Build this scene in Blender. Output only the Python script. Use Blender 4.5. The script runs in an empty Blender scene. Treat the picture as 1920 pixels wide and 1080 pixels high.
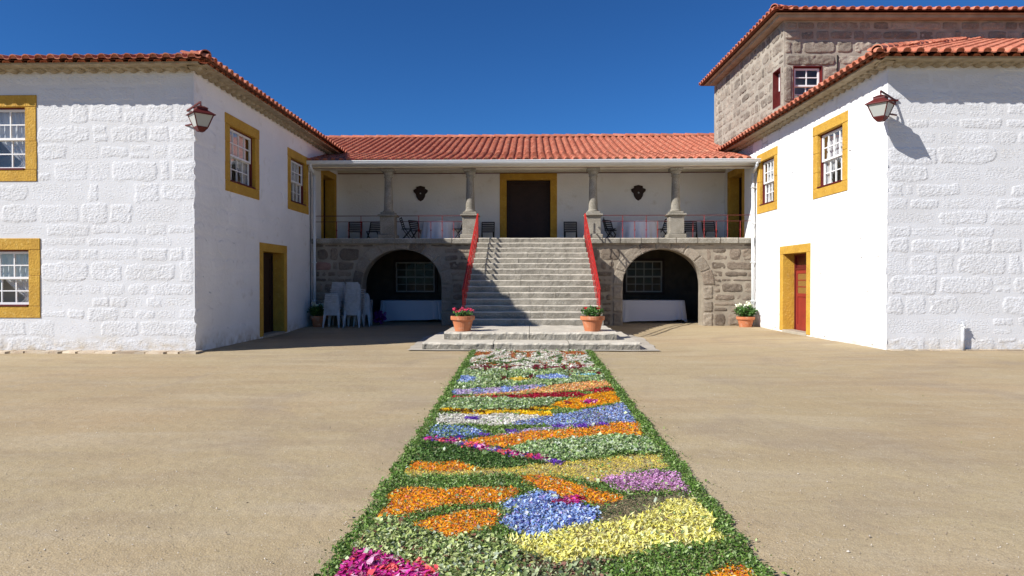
import bpy, math, random
import numpy as np
from mathutils import Matrix, Vector
R = math.radians
random.seed(7); rng = np.random.default_rng(7)
sc = bpy.context.scene
COL = sc.collection

# ------------------------------------------------------------------ camera
cam = bpy.data.cameras.new('camera'); co = bpy.data.objects.new('camera', cam); COL.objects.link(co)
cam.sensor_width = 36; cam.lens = 24; cam.clip_start = .05; cam.clip_end = 3000
YAW = math.atan(36/1280); PIT = math.atan(14/1280); CH = 1.6
co.location = (0, 0, CH); co.rotation_euler = (R(90)-PIT, 0, YAW)
sc.camera = co
# ------------------------------------------------------------------ light
SUN = Vector((-1.17, -.66, 1.0)).normalized()
wd = bpy.data.worlds.new('World'); sc.world = wd; wd.use_nodes = True
wn = wd.node_tree.nodes; wl = wd.node_tree.links
bg = wn['Background']; st = wn.new('ShaderNodeTexSky'); st.sky_type = 'NISHITA'; st.sun_disc = False
st.sun_elevation = math.asin(SUN.z); st.sun_rotation = math.atan2(SUN.x, SUN.y) % (2*math.pi)
st.air_density = 1.0; st.dust_density = .0; st.ozone_density = 5.0; st.altitude = 1200
gm = wn.new('ShaderNodeGamma'); gm.inputs[1].default_value = 1.2; tn = wn.new('ShaderNodeVectorMath'); tn.operation = 'MULTIPLY'; tn.inputs[1].default_value = (.37, .74, 1.03)
wl.new(st.outputs[0], gm.inputs[0]); wl.new(gm.outputs[0], tn.inputs[0]); wl.new(tn.outputs[0], bg.inputs[0]); bg.inputs[1].default_value = .05
sl = bpy.data.lights.new('sun', 'SUN'); so = bpy.data.objects.new('sun', sl); COL.objects.link(so)
sl.energy = 4.75; sl.angle = R(.5); sl.color = (1, .97, .925)
so.rotation_euler = SUN.to_track_quat('Z', 'Y').to_euler(); so.location = (-20, -10, 20)
sc.view_settings.view_transform = 'Standard'; sc.view_settings.look = 'None'
sc.view_settings.gamma = 1; sc.view_settings.use_curve_mapping = False
sc.view_settings.exposure = .57
sc.cycles.max_bounces = 8; sc.cycles.diffuse_bounces = 4; sc.cycles.transparent_max_bounces = 12

# ------------------------------------------------------------------ helpers: noise
_tabs = {}
def vn(x, y, seed=0):
    if seed not in _tabs: _tabs[seed] = np.random.default_rng(seed+100).random((64, 64))*2-1
    T = _tabs[seed]; xi = np.floor(x).astype(int); yi = np.floor(y).astype(int)
    fx = x-xi; fy = y-yi; fx = fx*fx*(3-2*fx); fy = fy*fy*(3-2*fy)
    a = T[xi % 64, yi % 64]; b = T[(xi+1) % 64, yi % 64]; c = T[xi % 64, (yi+1) % 64]; d = T[(xi+1) % 64, (yi+1) % 64]
    return (a*(1-fx)+b*fx)*(1-fy)+(c*(1-fx)+d*fx)*fy
def fbm(x, y, o=3, seed=0):
    s = 0; a = 1; t = 0
    for k in range(o):
        s = s+a*vn(x*2**k+k*7.3, y*2**k+k*3.1, seed+k); t += a; a *= .55
    return s/t
def sm(t): t = np.clip(t, 0, 1); return t*t*(3-2*t)

# ------------------------------------------------------------------ helpers: mesh
class MB:
    def __init__(s): s.v = []; s.f = []
    def add(s, vs, fs):
        n = len(s.v); s.v += [tuple(map(float, p)) for p in vs]; s.f += [tuple(i+n for i in f) for f in fs]; return s
    def box(s, x0, x1, y0, y1, z0, z1):
        return s.add([(x0,y0,z0),(x1,y0,z0),(x1,y1,z0),(x0,y1,z0),(x0,y0,z1),(x1,y0,z1),(x1,y1,z1),(x0,y1,z1)],
            [(0,3,2,1),(4,5,6,7),(0,1,5,4),(1,2,6,5),(2,3,7,6),(3,0,4,7)])
    def bevbox(s, x0, x1, y0, y1, z0, z1, b=.01):
        c = [(x0,x1),(y0,y1),(z0,z1)]; V = []; idx = {}
        for i in (0,1):
            for j in (0,1):
                for k in (0,1):
                    for ax in range(3):
                        p = []
                        for a, q in enumerate((i,j,k)):
                            e = c[a][q]; p.append(e if a == ax else e+(b if q == 0 else -b))
                        idx[(i,j,k,ax)] = len(V); V.append(p)
        F = []
        for ax in range(3):
            o = [a for a in range(3) if a != ax]
            for q in (0,1):
                f = []
                for (m, n) in ((0,0),(1,0),(1,1),(0,1)):
                    t = [0,0,0]; t[ax] = q; t[o[0]] = m; t[o[1]] = n; f.append(idx[(t[0],t[1],t[2],ax)])
                F.append(f)
        for ax in range(3):
            o = [a for a in range(3) if a != ax]
            for m in (0,1):
                for n in (0,1):
                    t0=[0,0,0]; t0[o[0]]=m; t0[o[1]]=n; t1=list(t0); t1[ax]=1
                    F.append([idx[(*t0,o[0])], idx[(*t1,o[0])], idx[(*t1,o[1])], idx[(*t0,o[1])]])
        for i in (0,1):
            for j in (0,1):
                for k in (0,1): F.append([idx[(i,j,k,0)], idx[(i,j,k,1)], idx[(i,j,k,2)]])
        return s.add(V, F)
    def bar(s, a, b, w, h=None, n=4):
        a = Vector(a); b = Vector(b); d = (b-a).normalized(); h = w if h is None else h
        up = Vector((0,0,1)) if abs(d.z) < .95 else Vector((0,1,0))
        x = d.cross(up).normalized(); y = x.cross(d)
        V = []
        for p in (a, b):
            for k in range(n):
                t = 2*math.pi*(k+.5)/n; sc_ = math.sqrt(2) if n == 4 else 1
                V.append(p+x*math.cos(t)*w/2*sc_+y*math.sin(t)*h/2*sc_)
        F = [(k, (k+1) % n, n+(k+1) % n, n+k) for k in range(n)]+[tuple(range(n))[::-1], tuple(range(n, 2*n))]
        return s.add(V, F)
    def tube(s, pts, r, n=8):
        for a, b in zip(pts[:-1], pts[1:]): s.bar(a, b, 2*r, None, n)
        return s
    def lathe(s, prof, n=20, c=(0,0,0), close=True, sq=False, rot=0):
        V = []; F = []
        for (r, z) in prof:
            for k in range(n):
                t = 2*math.pi*k/n+rot; V.append((c[0]+r*math.cos(t), c[1]+r*math.sin(t), c[2]+z))
        for i in range(len(prof)-1):
            for k in range(n): F.append((i*n+k, i*n+(k+1) % n, (i+1)*n+(k+1) % n, (i+1)*n+k))
        if close: F += [tuple(range(n))[::-1], tuple(range((len(prof)-1)*n, len(prof)*n))]
        return s.add(V, F)
    def grid(s, P):      # P: (n,m,3)
        n, m = P.shape[:2]; V = P.reshape(-1, 3)
        F = [(i*m+j, (i+1)*m+j, (i+1)*m+j+1, i*m+j+1) for i in range(n-1) for j in range(m-1)]
        return s.add(V, F)
    def mesh(s, name, mat, smooth=False):
        me = bpy.data.meshes.new(name); me.from_pydata(s.v, [], s.f); 
        if mat: me.materials.append(mat)
        if smooth: me.polygons.foreach_set('use_smooth', [True]*len(me.polygons))
        me.update(); return me
def gridmesh(name, P, mat, smooth=True, flip=False):
    n, m = P.shape[:2]; me = bpy.data.meshes.new(name)
    I = np.arange(n*m).reshape(n, m)
    Q = np.stack([I[:-1,:-1], I[1:,:-1], I[1:,1:], I[:-1,1:]], -1).reshape(-1, 4)
    if flip: Q = Q[:, ::-1]
    me.vertices.add(n*m); me.vertices.foreach_set('co', P.reshape(-1).astype(np.float32))
    me.loops.add(Q.size); me.loops.foreach_set('vertex_index', Q.reshape(-1).astype(np.int32))
    me.polygons.add(len(Q)); me.polygons.foreach_set('loop_start', (np.arange(len(Q))*4).astype(np.int32))
    me.polygons.foreach_set('loop_total', np.full(len(Q), 4, np.int32))
    me.polygons.foreach_set('use_smooth', np.full(len(Q), smooth))
    me.materials.append(mat); me.update(calc_edges=True); return me
def ob(name, me, parent=None, loc=(0,0,0), rz=0, mw=None):
    o = bpy.data.objects.new(name, me); COL.objects.link(o)
    o.location = loc; o.rotation_euler = (0, 0, rz)
    if mw is not None: o.matrix_local = mw
    if parent is not None: o.parent = parent
    return o
def part(name, mb, mat, parent=None, loc=(0,0,0), rz=0, smooth=False): return ob(name, mb.mesh(name, mat, smooth), parent, loc, rz)
def tag(o, label=None, cat=None, group=None, kind=None):
    if label: o['label'] = label
    if cat: o['category'] = cat
    if group: o['group'] = group
    if kind: o['kind'] = kind
    return o
def thing(name, label, cat, loc=(0,0,0), rz=0, group=None): return tag(ob(name, None, None, loc, rz), label, cat, group)
def kids(o): return [c for c in bpy.data.objects if c.parent == o]
def dup(root, kidtree, loc, rz, label, group=None):
    r = root.copy(); COL.objects.link(r); r.location = loc; r.rotation_euler = (0,0,rz); tag(r, label, None, group)
    for ch, gs in kidtree:
        c = ch.copy(); COL.objects.link(c); c.parent = r
        for g in gs:
            d = g.copy(); COL.objects.link(d); d.parent = c
    return r
def tree(o): 
    k = kids(o); return [(c, kids(c)) for c in k]

# ------------------------------------------------------------------ materials
def mat(name, col, rough=.8, var=None, scale=8, bump=0, bscale=40, rnd=0, spec=.3, metal=0, bdist=.01, speck=None, detail=4, coord='pos', stretch=None, foot=None):
    m = bpy.data.materials.new(name); m.use_nodes = True; N = m.node_tree.nodes; L = m.node_tree.links
    b = N['Principled BSDF']; b.inputs['Roughness'].default_value = rough; b.inputs['Metallic'].default_value = metal
    b.inputs['Specular IOR Level'].default_value = spec
    g = N.new('ShaderNodeNewGeometry'); vec = g.outputs['Position']
    if stretch:
        mp = N.new('ShaderNodeMapping'); mp.inputs['Scale'].default_value = stretch; L.new(vec, mp.inputs[0]); vec = mp.outputs[0]
    c = N.new('ShaderNodeRGB'); c.outputs[0].default_value = (*col, 1); cur = c.outputs[0]
    def mix(fac, other, cur, mode='MIX'):
        x = N.new('ShaderNodeMix'); x.data_type = 'RGBA'; x.blend_type = mode
        if hasattr(fac, 'links'): L.new(fac, x.inputs[0])
        else: x.inputs[0].default_value = fac
        L.new(cur, x.inputs[6])
        if hasattr(other, 'links'): L.new(other, x.inputs[7])
        else: x.inputs[7].default_value = (*other, 1)
        return x.outputs[2]
    def noise(sc_, det=4, lo=.35, hi=.65):
        t = N.new('ShaderNodeTexNoise'); t.inputs['Scale'].default_value = sc_; t.inputs['Detail'].default_value = det; L.new(vec, t.inputs['Vector'])
        r = N.new('ShaderNodeMapRange'); r.inputs[1].default_value = lo; r.inputs[2].default_value = hi; L.new(t.outputs[0], r.inputs[0]); return r.outputs[0], t.outputs[0]
    if var: cur = mix(noise(scale, detail)[0], var, cur)
    if speck:
        for (cc, s_, lo, hi) in speck: cur = mix(noise(s_, 3, lo, hi)[0], cc, cur)
    if foot:
        sx = N.new('ShaderNodeSeparateXYZ'); L.new(g.outputs['Position'], sx.inputs[0]); r_ = N.new('ShaderNodeMapRange'); r_.inputs[1].default_value = .42; r_.inputs[2].default_value = .02; L.new(sx.outputs[2], r_.inputs[0])
        nn = noise(5, 5, .38, .68)[0]; ml = N.new('ShaderNodeMath'); ml.operation = 'MULTIPLY'; L.new(r_.outputs[0], ml.inputs[0]); L.new(nn, ml.inputs[1]); cur = mix(ml.outputs[0], foot, cur)
    if rnd:
        oi = N.new('ShaderNodeObjectInfo'); r = N.new('ShaderNodeMapRange'); L.new(oi.outputs['Random'], r.inputs[0])
        r.inputs[3].default_value = 1-rnd; r.inputs[4].default_value = 1+rnd
        v = N.new('ShaderNodeVectorMath'); v.operation = 'SCALE'; L.new(cur, v.inputs[0]); L.new(r.outputs[0], v.inputs['Scale']); cur = v.outputs[0]
    L.new(cur, b.inputs['Base Color'])
    if bump:
        h = noise(bscale, 5)[1]; bp = N.new('ShaderNodeBump'); bp.inputs['Strength'].default_value = bump; bp.inputs['Distance'].default_value = bdist
        L.new(h, bp.inputs['Height']); L.new(bp.outputs[0], b.inputs['Normal'])
    m['_cur'] = 0
    return m
M = {}
M['white'] = mat('white_limewash', (.685,.685,.69), .9, (.64,.635,.63), 1.3, .35, 40, bdist=.014, stretch=(1,1,1.7), foot=(.50,.43,.33), speck=[((.64,.62,.58), 5, .62, .8)])
M['whiterough'] = mat('white_limewash_rough', (.685,.685,.69), .9, (.64,.635,.63), 1.3, .5, 19, bdist=.03, stretch=(1,1,1.8), foot=(.50,.43,.33), speck=[((.64,.62,.58), 5, .62, .8)])
M['white_smooth'] = mat('white_render', (.85,.84,.825), .9, (.79,.78,.765), .9, .4, 14, bdist=.03, foot=(.52,.45,.35), speck=[((.66,.63,.58), 3, .62, .85)])  # inner walls coloured lighter than the fronts to lift their shaded side
M['cream'] = mat('cream_mortar', (.40,.345,.255), .9, (.28,.23,.16), 6, .5, 40)
M['creampaint'] = mat('cream_paint', (.66,.62,.52), .7, (.6,.55,.45), 3, .1, 30)
M['yellow'] = mat('ochre_paint', (.56,.325,.045), .8, (.47,.26,.035), 3, .9, 24, bdist=.018, speck=[((.62,.40,.10), 14, .58, .72), ((.38,.22,.05), 7, .62, .78)])
M['redwood'] = mat('dark_red_gloss', (.13,.016,.014), .45, (.09,.012,.012), 5)
M['reddoor'] = mat('red_door_paint', (.27,.03,.02), .5, (.22,.025,.018), 3, .1, 30)
M['darkdoor'] = mat('dark_door_wood', (.035,.016,.012), .55, (.025,.012,.01), 6, .2, 30)
M['iron'] = mat('red_iron', (.42,.022,.018), .5, (.34,.018,.015), 9)
M['irondark'] = mat('dark_red_iron', (.12,.018,.016), .5, (.085,.014,.012), 9)
M['shadepost'] = mat('shaded_red_iron_post', (.30,.022,.018), .5, (.2,.018,.015), 9)  # terrace posts: same red iron, darkened to carry the shade
M['sash'] = mat('white_sash', (.8,.79,.77), .5)
M['tile'] = mat('terracotta_tile', (.50,.165,.098), .85, (.42,.125,.07), 5, .3, 60, rnd=.17, speck=[((.30,.10,.06), 22, .54, .75), ((.56,.24,.15), 2.4, .5, .75), ((.24,.14,.09), 4.5, .60, .78), ((.60,.24,.14), 7, .58, .7)])
M['tiledeck'] = mat('roof_deck', (.16,.06,.035), .9)
M['pot'] = mat('terracotta_pot', (.52,.19,.085), .8, (.44,.15,.065), 5, .2, 60, speck=[((.56,.33,.22), 6, .56, .75)])
M['granite'] = mat('granite', (.31,.28,.225), .9, (.20,.18,.14), 3, .8, 70, rnd=.09, speck=[((.13,.115,.1), 75, .55, .68), ((.5,.47,.41), 48, .56, .72)], bdist=.012)
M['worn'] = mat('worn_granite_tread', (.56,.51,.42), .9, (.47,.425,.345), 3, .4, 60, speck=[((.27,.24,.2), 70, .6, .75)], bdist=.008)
M['granitelight'] = mat('granite_light', (.42,.375,.29), .9, (.34,.30,.23), 3, .5, 60, speck=[((.24,.21,.17), 70, .58, .72)], bdist=.01)
M['stone'] = mat('brown_granite', (.25,.20,.148), .95, (.155,.118,.088), 2.6, .9, 55, rnd=.28, speck=[((.09,.075,.06), 55, .55, .7), ((.36,.31,.25), 38, .58, .75)], bdist=.015)
M['archstone'] = mat('arch_granite', (.33,.28,.215), .95, (.25,.205,.155), 2.6, .8, 55, rnd=.16, speck=[((.15,.12,.1), 55, .55, .7), ((.42,.38,.31), 38, .58, .75)], bdist=.015)
M['stonered'] = mat('rosy_granite', (.33,.19,.155), .95, (.27,.15,.12), 3, .9, 55, speck=[((.12,.09,.07), 55, .55, .7)], bdist=.015)
M['towerstone'] = mat('tower_granite', (.34,.29,.23), .95, (.22,.18,.14), 1.8, .9, 40, rnd=.32, speck=[((.14,.12,.1), 45, .55, .7), ((.43,.39,.33), 30, .58, .75)], bdist=.02)
M['mortar'] = mat('sandy_mortar', (.345,.295,.225), .95, (.25,.21,.16), 3, .7, 45, speck=[((.22,.19,.15), 50, .6, .75)])
M['towermortar'] = mat('tower_mortar', (.40,.355,.285), .95, (.29,.25,.20), 2.6, .7, 45, speck=[((.26,.23,.19), 50, .6, .75)])
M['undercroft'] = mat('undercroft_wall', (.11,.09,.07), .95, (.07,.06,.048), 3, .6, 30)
M['floor'] = mat('loggia_floor', (.25,.16,.11), .8, (.2,.13,.09), 4)
M['ceil'] = mat('loggia_ceiling', (.55,.50,.40), .8)
M['cloth'] = mat('shaded_white_cloth', (.64,.64,.69), .9)  # arch tables: white cloth with the shade put into its colour
M['plastic'] = mat('white_plastic', (.56,.56,.57), .55, (.44,.44,.44), 9)
M['clothlight'] = mat('terrace_cloth', (.86,.85,.88), .9)  # same white cloth, paler copy for the open terrace
M['chair'] = mat('dark_chair_wood', (.022,.022,.022), .6)
M['shadesash'] = mat('shaded_sash', (.42,.41,.38), .6)  # white sash darkened to carry the shade under the arches
M['gutter'] = mat('white_gutter', (.72,.74,.74), .45)
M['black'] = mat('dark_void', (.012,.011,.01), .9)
M['leafg'] = mat('pot_leaf', (.045,.12,.025), .6, (.08,.17,.03), 20)
M['soil'] = mat('potting_soil', (.05,.035,.02), 1)
M['pink'] = mat('pink_petal', (.75,.04,.13), .6, (.8,.12,.2), 40)
M['redp'] = mat('red_petal', (.6,.01,.02), .6)
M['whitep'] = mat('white_petal', (.85,.88,.6), .7, (.9,.9,.82), 30)
M['purple'] = mat('purple_bract', (.16,.01,.2), .6)
M['apron'] = mat('cement_apron', (.44,.395,.33), .95, (.36,.32,.26), 2, .4, 60)
M['pavestone'] = mat('edge_paving', (.50,.42,.31), .95, (.38,.29,.20), 3, .7, 50, rnd=.3)
M['frost'] = mat('frosted_glass', (.40,.41,.38), .25, spec=.5)
M['amber'] = mat('amber_glass', (.22,.12,.035), .2, spec=.5)
M['litter'] = mat('litter_bits', (.7,.68,.62), .8)
# translucent curtain, glass
def glassmat(nm='window_glass', ior=1.45):
    m = bpy.data.materials.new(nm); m.use_nodes = True; N = m.node_tree.nodes; L = m.node_tree.links
    N.remove(N['Principled BSDF']); out = N['Material Output']
    fr = N.new('ShaderNodeFresnel'); gg = N.new('ShaderNodeNewGeometry'); mr = N.new('ShaderNodeMapRange'); mr.inputs[3].default_value = ior; mr.inputs[4].default_value = 1/ior; L.new(gg.outputs['Backfacing'], mr.inputs[0]); L.new(mr.outputs[0], fr.inputs[0])
    gl = N.new('ShaderNodeBsdfGlossy'); gl.inputs['Roughness'].default_value = .015; gl.inputs['Color'].default_value = (.95,.95,.95,1)
    tr = N.new('ShaderNodeBsdfTransparent'); tr.inputs[0].default_value = (.95,.96,.96,1)
    mx = N.new('ShaderNodeMixShader'); L.new(fr.outputs[0], mx.inputs[0]); L.new(tr.outputs[0], mx.inputs[1]); L.new(gl.outputs[0], mx.inputs[2]); L.new(mx.outputs[0], out.inputs[0]); return m
M['glass'] = glassmat(); M['dimglass'] = glassmat('dim_glass', 1.13)  # second glass: reflection turned down so the arch windows look dim
def curtain():
    m = bpy.data.materials.new('sheer_curtain'); m.use_nodes = True; N = m.node_tree.nodes; L = m.node_tree.links
    N.remove(N['Principled BSDF']); out = N['Material Output']
    d = N.new('ShaderNodeBsdfDiffuse'); d.inputs[0].default_value = (.8,.8,.82,1); t = N.new('ShaderNodeBsdfTranslucent'); t.inputs[0].default_value = (.5,.5,.5,1)
    mx = N.new('ShaderNodeMixShader'); mx.inputs[0].default_value = .3; L.new(d.outputs[0], mx.inputs[1]); L.new(t.outputs[0], mx.inputs[2]); L.new(mx.outputs[0], out.inputs[0]); return m
M['curtain'] = curtain()
def petalmat():
    m = bpy.data.materials.new('petals'); m.use_nodes = True; N = m.node_tree.nodes; L = m.node_tree.links
    b = N['Principled BSDF']; b.inputs['Roughness'].default_value = .55; b.inputs['Specular IOR Level'].default_value = .25
    a = N.new('ShaderNodeAttribute'); a.attribute_name = 'Col'; L.new(a.outputs[0], b.inputs['Base Color'])
    t = N.new('ShaderNodeBsdfTranslucent'); L.new(a.outputs[0], t.inputs[0]); mx = N.new('ShaderNodeMixShader'); mx.inputs[0].default_value = .25
    L.new(b.outputs[0], mx.inputs[1]); L.new(t.outputs[0], mx.inputs[2]); L.new(mx.outputs[0], N['Material Output'].inputs[0]); return m
M['petal'] = petalmat()
def groundmat():
    m = bpy.data.materials.new('sandy_ground'); m.use_nodes = True; N = m.node_tree.nodes; L = m.node_tree.links
    b = N['Principled BSDF']; b.inputs['Roughness'].default_value = .95; b.inputs['Specular IOR Level'].default_value = .15
    g = N.new('ShaderNodeNewGeometry')
    def tex(s, det=5, lo=.35, hi=.65, str_=(1,1,1), dist=0):
        mp = N.new('ShaderNodeMapping'); mp.inputs['Scale'].default_value = str_; L.new(g.outputs['Position'], mp.inputs[0])
        t = N.new('ShaderNodeTexNoise'); t.inputs['Scale'].default_value = s; t.inputs['Detail'].default_value = det; t.inputs['Distortion'].default_value = dist; L.new(mp.outputs[0], t.inputs[0])
        r = N.new('ShaderNodeMapRange'); r.inputs[1].default_value = lo; r.inputs[2].default_value = hi; L.new(t.outputs[0], r.inputs[0]); return r.outputs[0], t.outputs[0]
    def mix(fac, A, B, k=1.0):
        if k != 1.0:
            q = N.new('ShaderNodeMath'); q.operation = 'MULTIPLY'; q.inputs[1].default_value = k; L.new(fac, q.inputs[0]); fac = q.outputs[0]
        x = N.new('ShaderNodeMix'); x.data_type = 'RGBA'; L.new(fac, x.inputs[0])
        for i, c in ((6, A), (7, B)):
            if isinstance(c, tuple): x.inputs[i].default_value = (*c, 1)
            else: L.new(c, x.inputs[i])
        return x.outputs[2]
    c = mix(tex(.35, 4, .3, .7)[0], (.425,.34,.20), (.385,.295,.165))
    c = mix(tex(.22, 3, .45, .75, (1, 1.4, 1))[0], c, (.42,.275,.15), .55)       # reddish patches
    c = mix(tex(.9, 5, .5, .72, (.35, 1.6, 1), .6)[0], c, (.50,.415,.285), .42)   # pale streaks
    c = mix(tex(1.3, 5, .5, .75, (.4, 1.4, 1))[0], c, (.29,.215,.135), .6)
    c = mix(tex(.55, 6, .52, .7, (1, .8, 1), 1.2)[0], c, (.30,.235,.165), .62)
    c = mix(tex(3.2, 6, .5, .72, (.7, 1.3, 1), .8)[0], c, (.46,.385,.27), .4)
    c = mix(tex(55, 4, .48, .66)[0], c, (.27,.20,.13), .42)
    c = mix(tex(130, 3, .5, .64)[0], c, (.26,.20,.135), .5)
    c = mix(tex(85, 2, .62, .70)[0], c, (.60,.53,.42), .6)
    L.new(c, b.inputs['Base Color'])
    h1 = tex(90, 4)[1]; h2 = tex(9, 4)[1]; ad = N.new('ShaderNodeMath'); ad.operation = 'ADD'; 
    mu = N.new('ShaderNodeMath'); mu.operation = 'MULTIPLY'; mu.inputs[1].default_value = 2; L.new(h2, mu.inputs[0]); L.new(h1, ad.inputs[0]); L.new(mu.outputs[0], ad.inputs[1])
    bp = N.new('ShaderNodeBump'); bp.inputs['Strength'].default_value = .55; bp.inputs['Distance'].default_value = .01; L.new(ad.outputs[0], bp.inputs['Height']); L.new(bp.outputs[0], b.inputs['Normal'])
    return m
M['ground'] = groundmat()

# ------------------------------------------------------------------ ground
def gz(x, y):
    a = .09*sm((x-2.8)/4.5)*sm((y-8)/6)*(1-.4*sm((y-16)/6))
    return a+.07*sm((y-20)/3)*(1-.6*sm((x-3)/4))
def axis(lo, hi, flo, fhi, st_):
    far = []; d = st_; p = fhi
    while p < hi: far.append(p); d *= 1.35; p += d
    near = []; d = st_; p = flo
    while p > lo: d *= 1.35; p -= d; near.append(max(p, lo))
    return np.array(sorted(set(near))+list(np.arange(flo, fhi, st_))+far+[hi])
gx = axis(-600, 600, -14, 16, .12); gy = axis(-400, 900, 2, 28, .12)
GX, GY = np.meshgrid(gx, gy, indexing='ij')
near = sm((16-np.abs(GX))/3)*sm((29-GY)/3)*sm((GY+2)/2)
GZ = gz(GX, GY)+near*(.010*fbm(GX*1.1, GY*1.1, 3, 5)+.004*fbm(GX*4, GY*4, 2, 9)) - .01
g = ob('ground', gridmesh('ground', np.stack([GX, GY, GZ], -1), M['ground'], flip=True)); tag(g, 'sandy compacted earth courtyard', kind='structure')

# ------------------------------------------------------------------ walls with openings; local frame: x along the wall, y inward, z up
def wall_mesh(name, u0, u1, z0, z1, ops, m, reveal=.32, step=None, rm=None):
    """sheet at y=0 with rectangular holes (x0,x1,z0,z1,depth) and their reveals"""
    us = sorted({u0, u1, *[o[0] for o in ops], *[o[1] for o in ops]}); zs = sorted({z0, z1, *[o[2] for o in ops], *[o[3] for o in ops]})
    us = [u for u in us if u0 <= u <= u1]; zs = [z for z in zs if z0 <= z <= z1]
    mb = MB()
    for a, b in zip(us[:-1], us[1:]):
        for c, d in zip(zs[:-1], zs[1:]):
            mu, mz = (a+b)/2, (c+d)/2
            if any(o[0] < mu < o[1] and o[2] < mz < o[3] for o in ops): continue
            mb.add([(a,0,c),(b,0,c),(b,0,d),(a,0,d)], [(0,1,2,3)])
    for o in ops:
        x0, x1, a, b = o[:4]; dp = o[4] if len(o) > 4 else reveal
        mb.add([(x0,0,a),(x0,dp,a),(x0,dp,b),(x0,0,b)], [(0,1,2,3)]); mb.add([(x1,0,a),(x1,0,b),(x1,dp,b),(x1,dp,a)], [(0,1,2,3)])
        mb.add([(x0,0,b),(x0,dp,b),(x1,dp,b),(x1,0,b)], [(0,1,2,3)]); mb.add([(x0,0,a),(x1,0,a),(x1,dp,a),(x0,dp,a)], [(0,1,2,3)])
    me = mb.mesh(name, m)
    return me
# a dressed or rough stone whose face stands proud of the wall; mapf bends it round an arch
def stone(w, h, res, proud, rough, sd, m, cx=0, cz=0, round_=.1, edge=.03, mapf=None, wob=.012, back=.014, smooth=True, freq=13, lift=False):
    nx = max(4, int(w/res)); nz = max(4, int(h/res))
    S, T = np.meshgrid(np.linspace(-1,1,nx), np.linspace(-1,1,nz), indexing='ij')
    dx = (1-np.abs(S))*w/2; dz = (1-np.abs(T))*h/2
    U = S*w/2*(1-round_*np.abs(T)**4*np.abs(S)); V = T*h/2*(1-round_*1.3*np.abs(S)**4*np.abs(T))
    U = U+wob*np.sign(S)*np.abs(S)**2*vn(V*7+sd, np.full_like(V, sd*1.7)+np.sign(S), sd % 9); V = V+wob*np.sign(T)*np.abs(T)**2*vn(U*6+sd*.7, np.full_like(V, sd*2.1)+np.sign(T), (sd+3) % 9)
    prof = sm(np.minimum(dx, dz)/edge)
    a = (sd % 7-3)*.12; ca, sa = math.cos(a), math.sin(a)
    X = (U+sd*3.17)*ca+(V+sd*1.3)*sa; Z = -(U+sd*3.17)*sa+(V+sd*1.3)*ca
    n = 1-2*np.abs(vn(X*freq*.8, Z*freq*1.25, sd % 11))
    n = .6*n+.6*fbm(X*freq*.5, Z*freq*.7, 3, (sd+4) % 11)+.35*vn(X*freq*2.1, Z*freq*2.6, (sd+2) % 11)
    if lift: n = .5+.5*n
    Y = -(prof*(proud+rough*n)) + (1-prof)*back
    U = U+cx; V = V+cz
    if mapf: U, V = mapf(U, V)
    return gridmesh('stone', np.stack([U, Y, V], -1), m, smooth, flip=False)
def free(intervals, a, b):
    out = []
    for (x0, x1) in intervals:
        if b <= x0 or a >= x1: out.append((x0, x1)); continue
        if a > x0: out.append((x0, a))
        if b < x1: out.append((b, x1))
    return out
def lay(parent, u0, u1, z0, z1, holes, m, hrow=(.28,.44), wst=(.3,1.05), joint=(.02,.05), res=.022, proud=(.006,.018), rough=(.002,.014), sd=1, rnd=.06, edge=.03, halfw=None, alt=None, z_of=None, freq=13, minw=.14, wob=.012, lift=False, back=.014):
    r = random.Random(sd); z = z0; n = 0; bonds = []
    while z < z1-.08:
        h = r.uniform(*hrow)
        if z1-(z+h) < hrow[0]*.7: h = z1-z
        iv = [(u0, u1)]
        for (a, b, c, d) in holes:
            if z < d-.02 and z+h > c+.02: iv = free(iv, a, b)
        if halfw:
            for (c_, f) in halfw:
                hw = max(f(z+.01), f(z+h*.6))
                if hw > 0: iv = free(iv, c_-hw, c_+hw)
        for (a, b) in iv:
            u = a
            while u < b-minw*.6:
                w = r.uniform(*wst)
                if r.random() < .18: w *= .55
                if b-(u+w) < minw*1.6: w = b-u
                parts = [(u, w, z, h)]
                if h > .33 and w < .55 and r.random() < .25: parts = [(u, w, z, h*.5), (u, w, z+h*.5, h*.5)]
                for (pu, pw, pz, ph) in parts:
                    j = r.uniform(*joint); n += 1
                    tw = pw-j; th = ph-r.uniform(*joint)*(1 if not lift else 1.2)+(r.uniform(-.02,.035) if lift else 0)
                    if tw < .06 or th < .05: continue
                    mm = m if not (alt and r.random() < alt[1]) else alt[0]
                    me = stone(tw, th, res, r.uniform(*proud)+0, r.choice([rough[0], .5*(rough[0]+rough[1]), rough[1], rough[1]]), n+sd*37, mm, round_=rnd*r.uniform(.5,1.6), edge=edge, freq=freq, wob=wob, lift=lift, back=back)
                    so_ = ob('stone', me, parent, (pu+pw/2+r.uniform(-.3,.3)*j, 0, pz+ph/2))
                    if lift: so_.rotation_euler = (0, r.uniform(-.02,.02), 0)
                u += w
        z += h
    return n

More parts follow.
